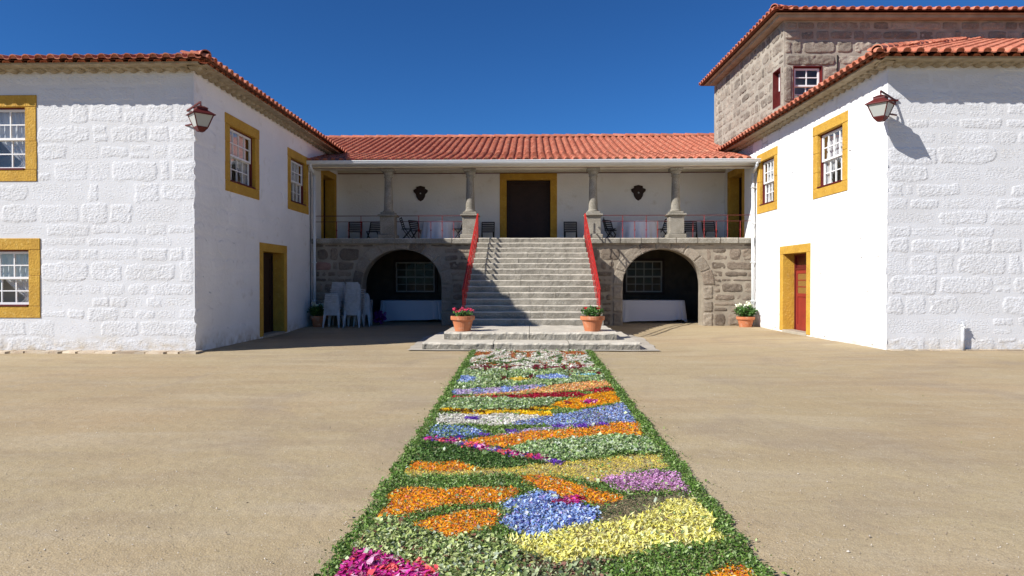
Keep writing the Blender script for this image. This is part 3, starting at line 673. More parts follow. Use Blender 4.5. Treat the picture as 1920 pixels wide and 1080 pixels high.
# loggia back wall with the great door
BY = 3.2
bw = ob('wall', wall_mesh('loggia_back', XL, XR, FZ, 6.2, [(-1.0,.78,FZ,5.54,.2)], M['white_smooth'], .3), LG, (0, BY, 0)); bw['label'] = 'shaded white back wall of the terrace'
door(LG, -1.22, 1.0, FZ, 5.76, Matrix.Translation((0, BY, 0)), 'darkdoor', fw=.26, inset=.25, leafs=2, step=False, label='tall dark double door at head of stairs')
part('door_backing', MB().box(-1.3, 1.1, BY+.5, BY+.52, FZ-.1, 6.0).box(-1.3, -1.25, BY+.01, BY+.5, FZ-.1, 6.0).box(1.05, 1.1, BY+.01, BY+.5, FZ-.1, 6.0), M['black'], LG)  # added black box, keeps sky from showing between the door leaves
part('ceiling', MB().add([(XL,.3,5.70),(XR,.3,5.70),(XR,1.0,5.97),(XL,1.0,5.97),(XR,BY,5.97),(XL,BY,5.97)], [(0,3,2,1),(3,5,4,2)]), M['ceil'], LG)
mb = MB(); mb.box(XL, XR, BY-.16, BY-.002, 5.80, 5.97).box(XL, XR, BY-.10, BY-.002, 5.765, 5.797)
part('cornice', mb, M['creampaint'], LG); part('cornice_line', MB().box(XL, XR, BY-.115, BY-.002, 5.745, 5.762).box(XL, XR, BY-.19, BY-.165, 5.93, 5.95), M['redwood'], LG)
part('beam', MB().bevbox(XL, XR, .0, .36, 5.43, 5.6, .01).box(XL, XR, .05, .36, 5.6, 5.72), M['creampaint'], LG); part('beam_line', MB().box(XL, XR, -.012, -.002, 5.435, 5.45), M['redwood'], LG)
# columns on pedestals
def column(x):
    c = ob('column', None, LG, (x, .2, FZ))
    mb = MB(); mb.bevbox(-.31, .31, -.31, .31, 0, .14, .02).bevbox(-.245, .245, -.245, .245, .14, .76, .015).bevbox(-.32, .32, -.32, .32, .76, .83, .02).bevbox(-.235, .235, -.235, .235, .83, .91, .015)
    part('pedestal', mb, M['granite'], c)
    prof = [(.185,.91),(.195,.93),(.19,.96),(.16,.98),(.158,1.0)]+[(.158-.028*(k/6), 1.0+1.1*k/6) for k in range(1, 7)]+[(.15,2.11),(.15,2.14),(.135,2.16),(.15,2.2),(.19,2.27),(.2,2.3)]
    part('shaft', MB().lathe(prof, 22), M['granite'], c, smooth=True)
    part('capital', MB().bevbox(-.22, .22, -.22, .22, 2.3, 2.39, .01), M['granite'], c)
for x in (-4.93, -2.1, 2.12, 4.93): column(x)
# gutter and downpipes
mb = MB(); q = 8; P = []
for x in (XL-.02, XR): 
    for k in range(q+1): t = math.pi*k/q; P.append((x, -.62-.075*math.cos(t), 5.59-.115*math.sin(t)))
mb.add(P, [(k, k+1, q+2+k, q+1+k) for k in range(q)]); mb.add(P, [tuple(range(q+1)), tuple(range(q+1, 2*q+2))]); mb.box(XL-.02, XR, -.705, -.69, 5.575, 5.60)
mb.box(XL, XR, -.5, .05, 5.50, 5.53)
part('gutter', mb, M['gutter'], LG)
for x, s in ((XL+.13, -1), (XR-.1, 1)):
    part('downpipe', MB().tube([(x,-.62,5.5),(x,-.62,5.42),(x,-.2,5.2),(x,-.2,.12)], .048, 10), M['gutter'], LG, smooth=True)
    mb = MB(); [mb.bevbox(x-.065, x+.065, -.27, -.13, z, z+.03, .004) for z in (.9, 2.2, 3.5, 4.7)]; part('pipe_clip', mb, M['gutter'], LG)
part('cable', MB().tube([(XL+.02,-.3,5.3),(XL+.02,-.3,.6)], .012, 6), M['black'], LG)
# roof
kY, kZ, rY, rZ = 2.25, 6.32, 7.3, 7.98; eY, eZ = -.58, 5.60
s1 = (kZ-eZ)/(kY-eY); s2 = (rZ-kZ)/(rY-kY)
mb = MB(); mb.add([(XL-.02,eY,eZ-.03),(XR+.0,eY,eZ-.03),(XR,kY,kZ-.03),(XL-.02,kY,kZ-.03)], [(0,1,2,3)]); mb.add([(-9.6,kY+.3,kZ-.03+.3*s2),(XR+.0,kY+.3,kZ-.03+.3*s2),(XR+1,rY,rZ-.03),(-9.6,rY,rZ-.03)], [(0,1,2,3)])
mb.add([(XL,kY,kZ-.03),(XR,kY,kZ-.03),(XR,kY+.3,kZ-.03+.3*s2),(XL,kY+.3,kZ-.03+.3*s2)], [(0,1,2,3)])
mb.add([(-9.6,rY,rZ-.03),(XR+1,rY,rZ-.03),(XR+1,rY+5,rZ-2),(-9.6,rY+5,rZ-2)], [(0,1,2,3)]); mb.box(XL-.0, XR, eY+.02, eY+.05, 5.5, eZ-.02)
roof = part('roof', mb, M['tiledeck'], LG); roof['label'] = 'long salmon orange tile roof'
c1 = math.cos(math.atan(s1)); n1 = math.sin(math.atan(s1)); c2 = math.cos(math.atan(s2)); n2 = math.sin(math.atan(s2))
PT = .27
roof_plane(roof, (XL, eY-.05, eZ+.0), (1,0,0), (0,c1,n1), XR-XL, (kY-eY)/c1+.1, PT, .36, lambda u, v: u < 15.05, 240)
roof_plane(roof, (XL-8*PT, kY, kZ+.01), (1,0,0), (0,c2,n2), XR-XL+12*PT, (rY-kY)/c2, PT, .36, lambda u, v: (u > 8*PT-.1 or v > .3) and (u < 15.05+8*PT or v > 1.9), 60)
caps(roof, (-9.6, rY-.02, rZ+.02), (XR+1, rY-.02, rZ+.02), 'ridge_tile', .13, .53)
mb = MB().box(-9.6, XR+1, rY+4.8, rY+5, 0, 5.5); part('back_wall', mb, M['white_smooth'], LG)

# ------------------------------------------------------------------ stairs
ST = thing('stone_staircase', 'broad granite staircase climbing from the courtyard to the terrace', 'staircase', (0, 0, 0))
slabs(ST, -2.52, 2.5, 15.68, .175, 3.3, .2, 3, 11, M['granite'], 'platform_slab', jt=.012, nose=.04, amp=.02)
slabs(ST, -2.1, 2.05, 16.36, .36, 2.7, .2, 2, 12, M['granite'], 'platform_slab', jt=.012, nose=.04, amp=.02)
Y1, Y15, NS = 18.92, 23.0, 15; r0 = .36; rr = (FZ-r0)/NS; tr = (Y15-Y1)/(NS-1)
rs = random.Random(4)
for k in range(NS):
    y = Y1+tr*k; z = r0+rr*(k+1); t = k/(NS-1); hw = 2.02-.24*t
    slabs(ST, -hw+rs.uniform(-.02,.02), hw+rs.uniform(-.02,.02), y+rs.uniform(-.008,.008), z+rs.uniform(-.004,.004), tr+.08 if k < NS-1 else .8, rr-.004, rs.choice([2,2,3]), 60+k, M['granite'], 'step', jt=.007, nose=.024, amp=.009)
mb = MB()
for k in range(NS):
    y = Y1+tr*k; z = r0+rr*k; hw = 1.97-.24*k/(NS-1); mb.box(-hw, hw, y+.02, 23.28, z-rr if k else .0, z-.006)
mb.box(-2.0, 2.0, 16.5, 18.8, 0, .15)
part('stair_core', mb, M['granite'], ST)
P = [(-2.85,15.5),(2.9,15.5),(3.1,19.0),(2.35,23.2),(-2.3,23.2),(-3.0,19.0)]
n = 30; A = []
mb = MB(); pts = []
for i in range(len(P)):
    a, b = P[i], P[(i+1) % len(P)]
    for k in range(8): t = k/8; pts.append((a[0]*(1-t)+b[0]*t+random.uniform(-.04,.04), a[1]*(1-t)+b[1]*t+random.uniform(-.04,.04)))
mb.add([(x, y, float(gz(np.float64(x), np.float64(y)))+.012) for x, y in pts]+[(0,19,.014)], [(i, (i+1) % len(pts), len(pts)) for i in range(len(pts))])
tag(part('cement_apron', mb, M['apron']), 'pale cement apron round the foot of the stairs', kind='structure')

# ------------------------------------------------------------------ iron railings
def stair_rail(sg, label):
    T = thing('stair_railing', label, 'railing', (0,0,0), 0, 'red railings of the staircase')
    xa, xb = sg*1.90, sg*1.80; ya, yb = 18.97, 22.98
    za, zb = 1.34, 3.84
    top = [(xa, ya, za), (xb, yb, zb)]; H = .30
    part('handrail', MB().bar(top[0], top[1], .05, .035), M['iron'], T)
    part('mid_rail', MB().bar((xa,ya,za-H), (xb,yb,zb-H), .035, .025), M['iron'], T)
    me = None
    for k in range(NS):
        y = Y1+tr*k+.06; t = min(1, max(0, (y-ya)/(yb-ya))); x = xa+(xb-xa)*t; z0 = r0+rr*(k+1); z1 = za+(zb-za)*t
        p = part('baluster', MB().bar((x,y,z0-.01),(x,y,z1-.01), .026 if 0 < k < NS-1 else .04, None, 6), M['iron'], T)
    kn = MB()
    for k in range(NS):
        y = Y1+tr*k+.06; t = min(1, max(0, (y-ya)/(yb-ya))); x = xa+(xb-xa)*t; z1 = za+(zb-za)*t-H
        kn.lathe([(.012,-.03),(.026,0),(.012,.03)], 8, (x,y,z1)); kn.lathe([(.012,-.02),(.024,0),(.012,.02)], 8, (x,y,z1-.25))
    part('collar', kn, M['iron'], T)
    part('foot_bar', MB().bar((xa,ya-.02,.34),(xa,ya-.02,za), .045, None, 6), M['iron'], T)
stair_rail(-1, 'red iron railing down the left side of the stairs, its foot in shade'); stair_rail(1, 'red iron railing down the right side of the stairs, fully sunlit')
def terr_rail(x0, x1, posts, label):
    T = thing('terrace_railing', label, 'railing', (0,0,0), 0, 'thin iron railings between the pedestals')
    y = 23.42
    part('top_rail', MB().bar((x0,y,3.825),(x1,y,3.825), .022), M['irondark'], T); part('mid_rail', MB().bar((x0,y,3.625),(x1,y,3.625), .018), M['irondark'], T)  # rails in darker iron, shade put into their colour
    for (x, tall) in posts:
        mb = MB().bar((x,y,FZ-.01),(x,y,3.82 if tall else 3.62), .024, None, 6)
        mb.lathe([(.012,-.03),(.027,0),(.012,.03)], 8, (x,y,3.33))
        if tall: mb.lathe([(.012,-.025),(.027,0),(.012,.025)], 8, (x,y,3.625))
        part('post', mb, M['shadepost'], T)
terr_rail(XL+.02, -5.2, [(-6.72,0),(-6.3,0),(-5.87,1)], 'iron railing on terrace edge left of the first column')
terr_rail(-4.65, -2.36, [(-3.87,1),(-3.45,0),(-3.06,1),(-2.66,0)], 'iron railing in front of the left clothed round table')
terr_rail(2.4, 4.66, [(3.12,1),(3.53,0),(3.92,1),(4.31,0)], 'iron railing in front of the right clothed round table')
terr_rail(5.2, XR-.02, [(5.5,0),(5.88,1),(6.29,0),(6.67,1),(7.1,0)], 'iron railing on terrace edge right of the last column')

# ------------------------------------------------------------------ wall plaques
def plaque(x, label):
    T = thing('wall_plaque', label, 'plaque', (x, 26.5, 4.98), 0, 'dark shield plaques on the terrace wall')
    out = [(0,-.30),(.10,-.24),(.17,-.12),(.19,-.02),(.27,.06),(.28,.14),(.21,.17),(.17,.19),(.17,.26),(.08,.28),(0,.30)]
    pts = out+[(-a, b) for a, b in out[-2:0:-1]]; mb = MB(); n = len(pts)
    V = [(a, -.002, b) for a, b in pts]+[(a, -.04, b) for a, b in pts]+[(a*.85, -.065, b*.85) for a, b in pts]
    mb.add(V, [(i, (i+1) % n, n+(i+1) % n, n+i) for i in range(n)]+[(n+i, n+(i+1) % n, 2*n+(i+1) % n, 2*n+i) for i in range(n)]+[tuple(range(2*n, 3*n))])
    part('shield', mb, M['darkdoor'], T); part('boss', MB().add([(math.cos(a)*.03, -.07-.02*0, math.sin(a)*.03) for a in [k*math.pi/4 for k in range(8)]]+[(0,-.095,0)], [(i,(i+1) % 8, 8) for i in range(8)]), M['gutter'], T)
plaque(-4.3, 'dark shield plaque on the wall left of the great door'); plaque(4.13, 'dark shield plaque on the wall right of the great door')

# ------------------------------------------------------------------ corner lanterns
def lantern(org, rz, s, label):
    T = thing('wall_lantern', label, 'lantern', org, rz, 'iron lanterns on the wing corners'); T.scale = (.84,.84,.98)
    # local origin at body centre, faces along axes rotated 45 deg
    R4 = Matrix.Rotation(R(45), 4, 'Z'); sq = math.pi/4
    def fr(prof, m, name, par=T):
        o = part(name, MB().lathe([(r*math.sqrt(2), z) for r, z in prof], 4, rot=sq), M[m], par); o.rotation_euler = (0,0,R(45)); return o
    rf = fr([(.285,.12),(.285,.135),(.13,.235),(.135,.24),(.135,.275),(.15,.28),(.07,.32),(.02,.335),(.012,.37)], 'irondark', 'lantern_roof')
    b = fr([(.245,.115),(.25,.12)], 'irondark', 'top_ring')
    cap = fr([(.135,-.165),(.14,-.15),(.145,-.14)], 'irondark', 'bottom_ring'); fr([(.02,-.25),(.07,-.24),(.135,-.166)], 'irondark', 'bottom_cap')
    gs = []
    for k in range(4):
        a0 = R(k*90); a1 = a0+R(90)
        tp, bt = .235*math.sqrt(2), .135*math.sqrt(2)
        p = [(math.cos(a0)*bt, math.sin(a0)*bt, -.14), (math.cos(a1)*bt, math.sin(a1)*bt, -.14), (math.cos(a1)*tp, math.sin(a1)*tp, .115), (math.cos(a0)*tp, math.sin(a0)*tp, .115)]
        q = [(x*.96, y*.96, z) for x, y, z in p]
        part('pane', MB().add(p+q, [(0,1,2,3),(7,6,5,4)]), M['frost'], T)
        part('glazing_bar', MB().bar(p[0], p[3], .022), M['irondark'], T)
    # bracket to the front wall (towards the wall: local +y ; side: s)
    mb = MB(); wy = .42
    mb.bar((0,0,.34), (0,0,.43), .028); mb.bar((0,0,.42), (s*.58, wy, .31), .034); m2 = MB(); mb.bar((s*.36,wy,.31), (s*.66,wy,.31), .035)
    m2.bar((s*.13,.16,-.02), (s*.62, wy, -.02), .03)
    mb.bar((s*.58,wy,.22), (s*.58,wy,.33), .04, .014)
    part('bracket', mb, M['irondark'], T); part('brace', m2, M['irondark'], T)
lantern((-7.20, 14.72, 5.08), 0, -1, 'dark red iron lantern on the shaded corner of the left wing')
lantern((7.43, 14.78, 5.22), 0, 1, 'dark red iron lantern on the sunlit corner, casting a long shadow')
# standpipe
T = thing('standpipe', 'short white standpipe with tap against the right wing wall', 'standpipe', (9.38, 15.1, .09), 0)
part('pipe', MB().lathe([(.036,-.05),(.036,.52)], 12), M['plastic'], T, smooth=True)
part('cap', MB().lathe([(.05,.52),(.055,.54),(.03,.56)], 10).bar((-.05,0,.56),(.05,-.01,.57),.016), M['plastic'], T)
part('tap', MB().bar((0,0,.555),(0,0,.61),.016).bar((-.035,0,.61),(.035,0,.61),.012).bar((0,0,.52),(0,-.08,.5),.02), M['gutter'], T)

# edge paving
EP = tag(ob('paving_strip', None), 'row of flat tan stones along the foot of the left wall', kind='structure')
x = -12.9; r = random.Random(5)
while x < -7.35:
    w = r.uniform(.2,.45)
    mb = MB(); a = r.uniform(.25,.36); k = r.uniform(-.06,.06)
    V = [(-w/2,-a,0),(w/2-.02,-a+k,0),(w/2-.02+k,.03,0),(-w/2+k,.03,0)]; up = [(p[0]*.95,p[1]*.96,.045) for p in V]
    mb.add(V+up, [(0,1,5,4),(1,2,6,5),(2,3,7,6),(3,0,4,7),(4,5,6,7)]); part('paving_stone', mb, M['pavestone'], EP, (x+w/2, 15.05, -.012), smooth=False); x += w
x = 7.8
while x < 12.6:
    w = r.uniform(.2,.4); a = r.uniform(.1,.2); mb = MB(); V = [(-w/2,-a,0),(w/2-.02,-a,0),(w/2-.02,.03,0),(-w/2,.03,0)]; up = [(p[0]*.93,p[1]*.93,.014) for p in V]
    mb.add(V+up, [(0,1,5,4),(1,2,6,5),(2,3,7,6),(3,0,4,7),(4,5,6,7)]); part('paving_stone', mb, M['pavestone'], EP, (x+w/2, 15.14+.03*(x-7.8), .083)); x += w

# ------------------------------------------------------------------ potted plants
def leaves(mb, n, c, rad, size, seed, flat=.6, top=None):
    r = random.Random(seed)
    for _ in range(n):
        while True:
            p = Vector((r.uniform(-1,1), r.uniform(-1,1), r.uniform(-1,1)))
            if p.length < 1: break
        p = Vector((p.x*rad[0], p.y*rad[1], p.z*rad[2]))+Vector(c)
        d = Vector((r.uniform(-1,1), r.uniform(-1,1), r.uniform(-.3,.8))).normalized(); s_ = Vector((r.uniform(-1,1), r.uniform(-1,1), r.uniform(-.4,.4))).normalized()
        s_ = (s_-d*s_.dot(d)).normalized(); L = size*r.uniform(.6,1.3)
        mb.add([p, p+d*L*.5+s_*L*.38, p+d*L, p+d*L*.5-s_*L*.38], [(0,1,2),(0,2,3)])
def pot(name, label, loc, kind, seed, sc_=1):
    T = thing(name, label, 'potted plant', loc)
    prof = [(.0,.0),(.185,0),(.19,.01),(.255,.27),(.285,.272),(.298,.285),(.30,.36),(.292,.37),(.27,.37),(.262,.34),(.0,.33)]
    part('pot', MB().lathe(prof, 28, close=False), M['pot'], T, smooth=False)
    part('soil', MB().lathe([(.26,.335),(.2,.345),(.0,.35)], 16, close=False), M['soil'], T)
    r = random.Random(seed)
    fol = MB(); bl = MB(); z0 = .37
    if kind == 'rose':
        leaves(fol, 900, (0,0,z0+.17), (.34,.30,.20), .075, seed)
        for k in range(9):
            a = r.uniform(0,6.3); q = r.uniform(.08,.3); leaves(bl, 70, (math.cos(a)*q, math.sin(a)*q*.8, z0+.36+r.uniform(-.06,.08)), (.06,.06,.045), .05, seed+k)
        bm_ = 'whitep'
    elif kind == 'pink':
        leaves(fol, 260, (0,0,z0+.06), (.26,.24,.07), .06, seed)
        for k in range(11):
            a = r.uniform(0,6.3); q = r.uniform(.05,.27); leaves(bl, 42, (math.cos(a)*q, math.sin(a)*q*.8, z0+.13+r.uniform(-.03,.05)), (.042,.042,.028), .032, seed+k)
        bm_ = 'pink'
    else:
        leaves(fol, 520, (0,0,z0+.10), (.27,.24,.12), .065, seed)
        for k in range(4):
            a = [2.9,3.4,1.0,5.6][k]; q = .17; leaves(bl, 40, (math.cos(a)*q, math.sin(a)*q*.8, z0+.19), (.035,.035,.025), .03, seed+k)
        bm_ = 'redp'
    part('foliage', fol, M['leafg'], T); part('blossom', bl, M[bm_], T)
    st_ = MB()
    for k in range(8): a = r.uniform(0,6.3); st_.bar((math.cos(a)*.05, math.sin(a)*.05, .34), (math.cos(a)*.2, math.sin(a)*.2, z0+.12), .008)
    part('stem', st_, M['leafg'], T)
    return T
pot('potted_geranium', 'terracotta pot of pink geraniums on the left of the stair platform', (-1.68, 16.72, .36), 'pink', 3)
pot('potted_geranium', 'terracotta pot of green leaves with few red flowers on the right of the stair platform', (1.50, 16.76, .36), 'red', 5)
pot('potted_rose', 'terracotta pot of creamy white flowers in the sunny right corner', (7.08, 22.75, .04), 'rose', 8)
pot('potted_rose', 'pot of pale flowers in the dark left corner beside stacked chairs', (-7.12, 22.7, .05), 'rose', 18)
# purple plant under the left arch
T = thing('purple_plant', 'purple leaved plant in the shade beside the left arch table', 'plant', (-6.02, 23.0, .06)); mb = MB(); leaves(mb, 160, (0,0,.25), (.2,.14,.24), .13, 4); part('foliage', mb, M['purple'], T)
part('stem', MB().bar((0,0,0),(0,0,.2),.02), M['leafg'], T)
T.location = (-5.28, 23.6, .06)

# ------------------------------------------------------------------ tables
def round_table(x, y, label):
    T = thing('round_table', label.replace('white cloth over', 'round table under'), 'table', (x, y, FZ), 0, 'round tables on the terrace')
    part('tabletop', MB().lathe([(.71,.69),(.71,.715)], 28), M['chair'], T); part('pedestal_leg', MB().lathe([(.25,0),(.04,.05),(.04,.69)], 10), M['chair'], T)
    n = 90; A = np.linspace(0, 2*np.pi, n+1); pr = [(0,.73),(.5,.73),(.72,.728),(.745,.70),(.77,.5),(.80,.25),(.83,.04)]
    P = np.zeros((n+1, len(pr), 3))
    for j, (rd, z) in enumerate(pr):
        w = .05*max(0, (.73-z))/.7; q = rd+w*np.sin(A*14+.6*np.sin(A*3+x)); P[:, j, 0] = q*np.cos(A); P[:, j, 1] = q*np.sin(A); P[:, j, 2] = z
    o = ob('tablecloth', gridmesh('tablecloth', P, M['clothlight']), None, (x, y, FZ)); tag(o, label, 'tablecloth', 'white tablecloths on the terrace')
round_table(-3.28, 25.35, 'white cloth over the round table in the left terrace bay'); round_table(3.95, 25.35, 'white cloth over the round table in the right terrace bay')
def long_table(x0, x1, y0, y1, z, H, label, tl):
    T = thing('long_table', tl, 'table', ((x0+x1)/2, (y0+y1)/2, z)); W, D = (x1-x0)/2-.05, (y1-y0)/2-.05
    part('tabletop', MB().box(-W, W, -D, D, H-.05, H-.02), M['chair'], T)
    for a in (-1, 1):
        for b in (-1, 1): part('leg', MB().bar((a*(W-.1), b*(D-.1), 0), (a*(W-.1), b*(D-.1), H-.05), .05), M['chair'], T)
    # cloth as draped superellipse skirt
    n = 120; A = np.linspace(0, 2*np.pi, n+1); pr = [(0,H),(.7,H),(.985,H),(1,H-.02),(1.01,H-.3),(1.03,.2),(1.04,.07)]
    P = np.zeros((n+1, len(pr), 3)); ca, sa = np.cos(A), np.sin(A)
    sx = np.sign(ca)*np.abs(ca)**.22; sy = np.sign(sa)*np.abs(sa)**.22
    for j, (q, zz) in enumerate(pr):
        w = .085*max(0, H-zz)/H*(.6+.4*np.sin(A*5+1)); P[:, j, 0] = sx*(W+.05)*q+w*np.sin(A*21)*ca; P[:, j, 1] = sy*(D+.05)*q+w*np.sin(A*19)*sa*.7; P[:, j, 2] = zz+(.05*np.sin(A*4)*(zz < .1))
    o = ob('tablecloth', gridmesh('tablecloth', P, M['cloth']), None, T.location); tag(o, label, 'tablecloth')
long_table(-5.62, -3.28, 25.2, 26.0, .06, .8, 'white cloth on the long table inside the dark left arch', 'long table under cloth inside the dark left arch')
long_table(3.2, 5.62, 25.0, 25.8, .06, .82, 'white cloth on the long table inside the right arch', 'long table under cloth inside the right arch')

# ------------------------------------------------------------------ folding chairs
def folding():
    T = thing('folding_chair', 'x', 'chair', (0,0,0), 0, 'dark slatted folding chairs on the terrace'); m = M['chair']
    for s in (-1, 1):
        part('leg', MB().bar((s*.2,.22,0),(s*.2,-.16,.46),.035,.025), m, T)
        part('leg', MB().bar((s*.225,-.2,0),(s*.225,.12,.44),.035,.025).bar((s*.225,.12,.44),(s*.225,.26,.88),.035,.025), m, T)
    mb = MB()
    for k in range(6): y = -.2+k*.07; mb.box(-.21, .21, y, y+.052, .445, .462)
    part('seat', mb, m, T); mb = MB()
    for k in range(5): z = .52+k*.08; t = (z-.44)/.44; y = .12+.14*t; mb.box(-.22, .22, y-.012, y+.006, z, z+.045)
    part('backrest', mb, m, T); part('stretcher', MB().bar((-.21,.12,.12),(.21,.12,.12),.025), m, T)
    return T
ch = folding(); ch.scale = (1.05, .95, .93); ct = tree(ch)
spots = [(-6.72,25.9,.15,'slatted dark chair leftmost on terrace, beside the side door'), (-6.0,25.85,-.25,'slatted dark chair left of the first pedestal, second from the side door'),
 (-4.42,24.25,1.9,'dark folding chair seen side-on, nearest the first pedestal, facing the left table'), (-4.2,25.2,1.0,'dark folding chair behind, facing the left round table'),
 (-2.62,24.35,-1.35,'dark folding chair beside the pedestal left of stairs, facing the left table'), (-1.66,26.1,0,'dark slatted chair against wall left of the great door'),
 (1.50,26.1,0,'dark slatted chair against wall right of the great door'), (2.82,24.5,1.5,'dark folding chair by the pedestal right of stairs, facing right table'),
 (4.72,24.7,-1.25,'dark folding chair partly behind last column pedestal, facing right table'), (6.0,25.9,-.1,'dark slatted chair just right of the last column'), (6.72,25.85,.12,'slatted dark chair rightmost on terrace, before the side door'),
 (3.0,25.5,.8,'dark folding chair half hidden behind right round table')]
for i, (x, y, a, l) in enumerate(spots):
    if y < 25.5: x *= 1.012; y += .3
    if i == 0: ch.location = (x,y,FZ); ch.rotation_euler = (0,0,a); ch['label'] = l
    else: dup(ch, ct, (x,y,FZ), a, l, 'dark slatted folding chairs on the terrace')

# ------------------------------------------------------------------ white plastic chairs in stacks
def plastic():
    T = thing('plastic_chair', 'x', 'chair', (0,0,0), 0, 'stacked white plastic chairs'); m = M['plastic']
    mb = MB(); mb.bevbox(-.24,.24,-.24,.22,.40,.425,.008); mb.bevbox(-.25,.25,-.25,-.22,.36,.42,.008); part('seat', mb, m, T)
    n, k = 13, 7; P = np.zeros((n, k, 3)); S = np.linspace(-1,1,n); 
    for j in range(k):
        t = j/(k-1); w = .25*(1-.12*t**3); P[:, j, 0] = S*w; P[:, j, 1] = .2+.10*t-.07*S**2; P[:, j, 2] = .42+(.44-.05*S**4)*t
    Q = P.copy(); Q[:, :, 1] += .02
    mb = MB().grid(P).grid(Q[::-1]); mb.grid(np.stack([P[:, -1], Q[:, -1]], 1)); part('backrest', mb, m, T, smooth=False)
    part('top_rail', MB().bevbox(-.20,.20,.288,.332,.838,.865,.008), m, T)
    for s in (-1, 1):
        part('armrest', MB().bevbox(s*.27-.025, s*.27+.025, -.2, .22, .61, .635, .008).bar((s*.27,-.19,.42),(s*.27,-.19,.62),.035,.03), m, T)
        for y0, y1 in ((-.23,-.27),(.2,.27)):
            mb = MB(); a = Vector((s*.22,y0,.42)); b = Vector((s*.265,y1,0)); mb.add([(a.x-.035,a.y-.03,a.z),(a.x+.035,a.y-.03,a.z),(a.x+.035,a.y+.03,a.z),(a.x-.035,a.y+.03,a.z),(b.x-.018,b.y-.016,0),(b.x+.018,b.y-.016,0),(b.x+.018,b.y+.016,0),(b.x-.018,b.y+.016,0)], [(0,1,2,3),(7,6,5,4),(0,4,5,1),(1,5,6,2),(2,6,7,3),(3,7,4,0)])
            part('leg', mb, m, T)
    return T
pc = plastic(); pt = tree(pc); first = True
GP = 'stacked white plastic chairs'
for (x, y, n, a, pos) in ((-6.52,22.35,5,3.1,'low front left stack by the wall'), (-6.50,22.9,11,3.2,'tall rear left stack against the stone wall'), (-5.86,22.4,11,3.1,'tall right stack beside the arch'), (-5.70,22.95,5,3.25,'low stack behind the tall right one')):
    for k in range(n):
        w_ = ('bottom' if k == 0 else 'topmost' if k == n-1 else None)
        o_ = ['', 'second', 'third', 'fourth', 'fifth', 'sixth', 'seventh', 'eighth', 'ninth', 'tenth', 'eleventh', 'twelfth', 'thirteenth', 'fourteenth'][k] if k < 14 else 'top'
        l = ('%s white plastic chair of the %s' % (w_, pos)) if w_ else '%s white chair from the ground in the %s' % (o_, pos)
        loc = (x+random.uniform(-.004,.004), y+.017*k, .06+k*.062); g_ = GP
        if first: pc.location = loc; pc.rotation_euler = (0,0,a); pc['label'] = l; pc['group'] = g_; first = False
        else: dup(pc, pt, loc, a, l, g_)

# ------------------------------------------------------------------ flower carpet
def g2w(px, py):     # picture point of the photograph -> ground point in the courtyard
    a = (px-960)/1280; b = (540-py)/1280
    y = math.cos(PIT)+b*math.sin(PIT); z = -math.sin(PIT)+b*math.cos(PIT)
    X = a*math.cos(YAW)-y*math.sin(YAW); Y = a*math.sin(YAW)+y*math.cos(YAW); t = -CH/z; return (X*t, Y*t)
A_ = lambda p: g2w(760+p[0]/3.84, 640+p[1]/3.84)
B_ = lambda p: g2w(700+p[0]/3.097, 760+p[1]/3.097)
C_ = lambda p: g2w(560+p[0]/4.364, 900+p[1]/4.364)
D_ = lambda p: g2w(1000+p[0]/4.174, 880+p[1]/4.174)
def inside(x, y, poly):
    c = np.zeros(x.shape, bool); n = len(poly); j = n-1
    for i in range(n):
        xi, yi = poly[i]; xj, yj = poly[j]
        with np.errstate(divide='ignore', invalid='ignore'):
            hit = ((yi > y) != (yj > y)) & (x < (xj-xi)*(y-yi)/(yj-yi+1e-12)+xi)
        c ^= hit; j = i
    return c
def blob(cx, cy, rx, ry, n=14): return [(cx+rx*math.cos(2*math.pi*k/n), cy+ry*math.sin(2*math.pi*k/n)) for k in range(n)]
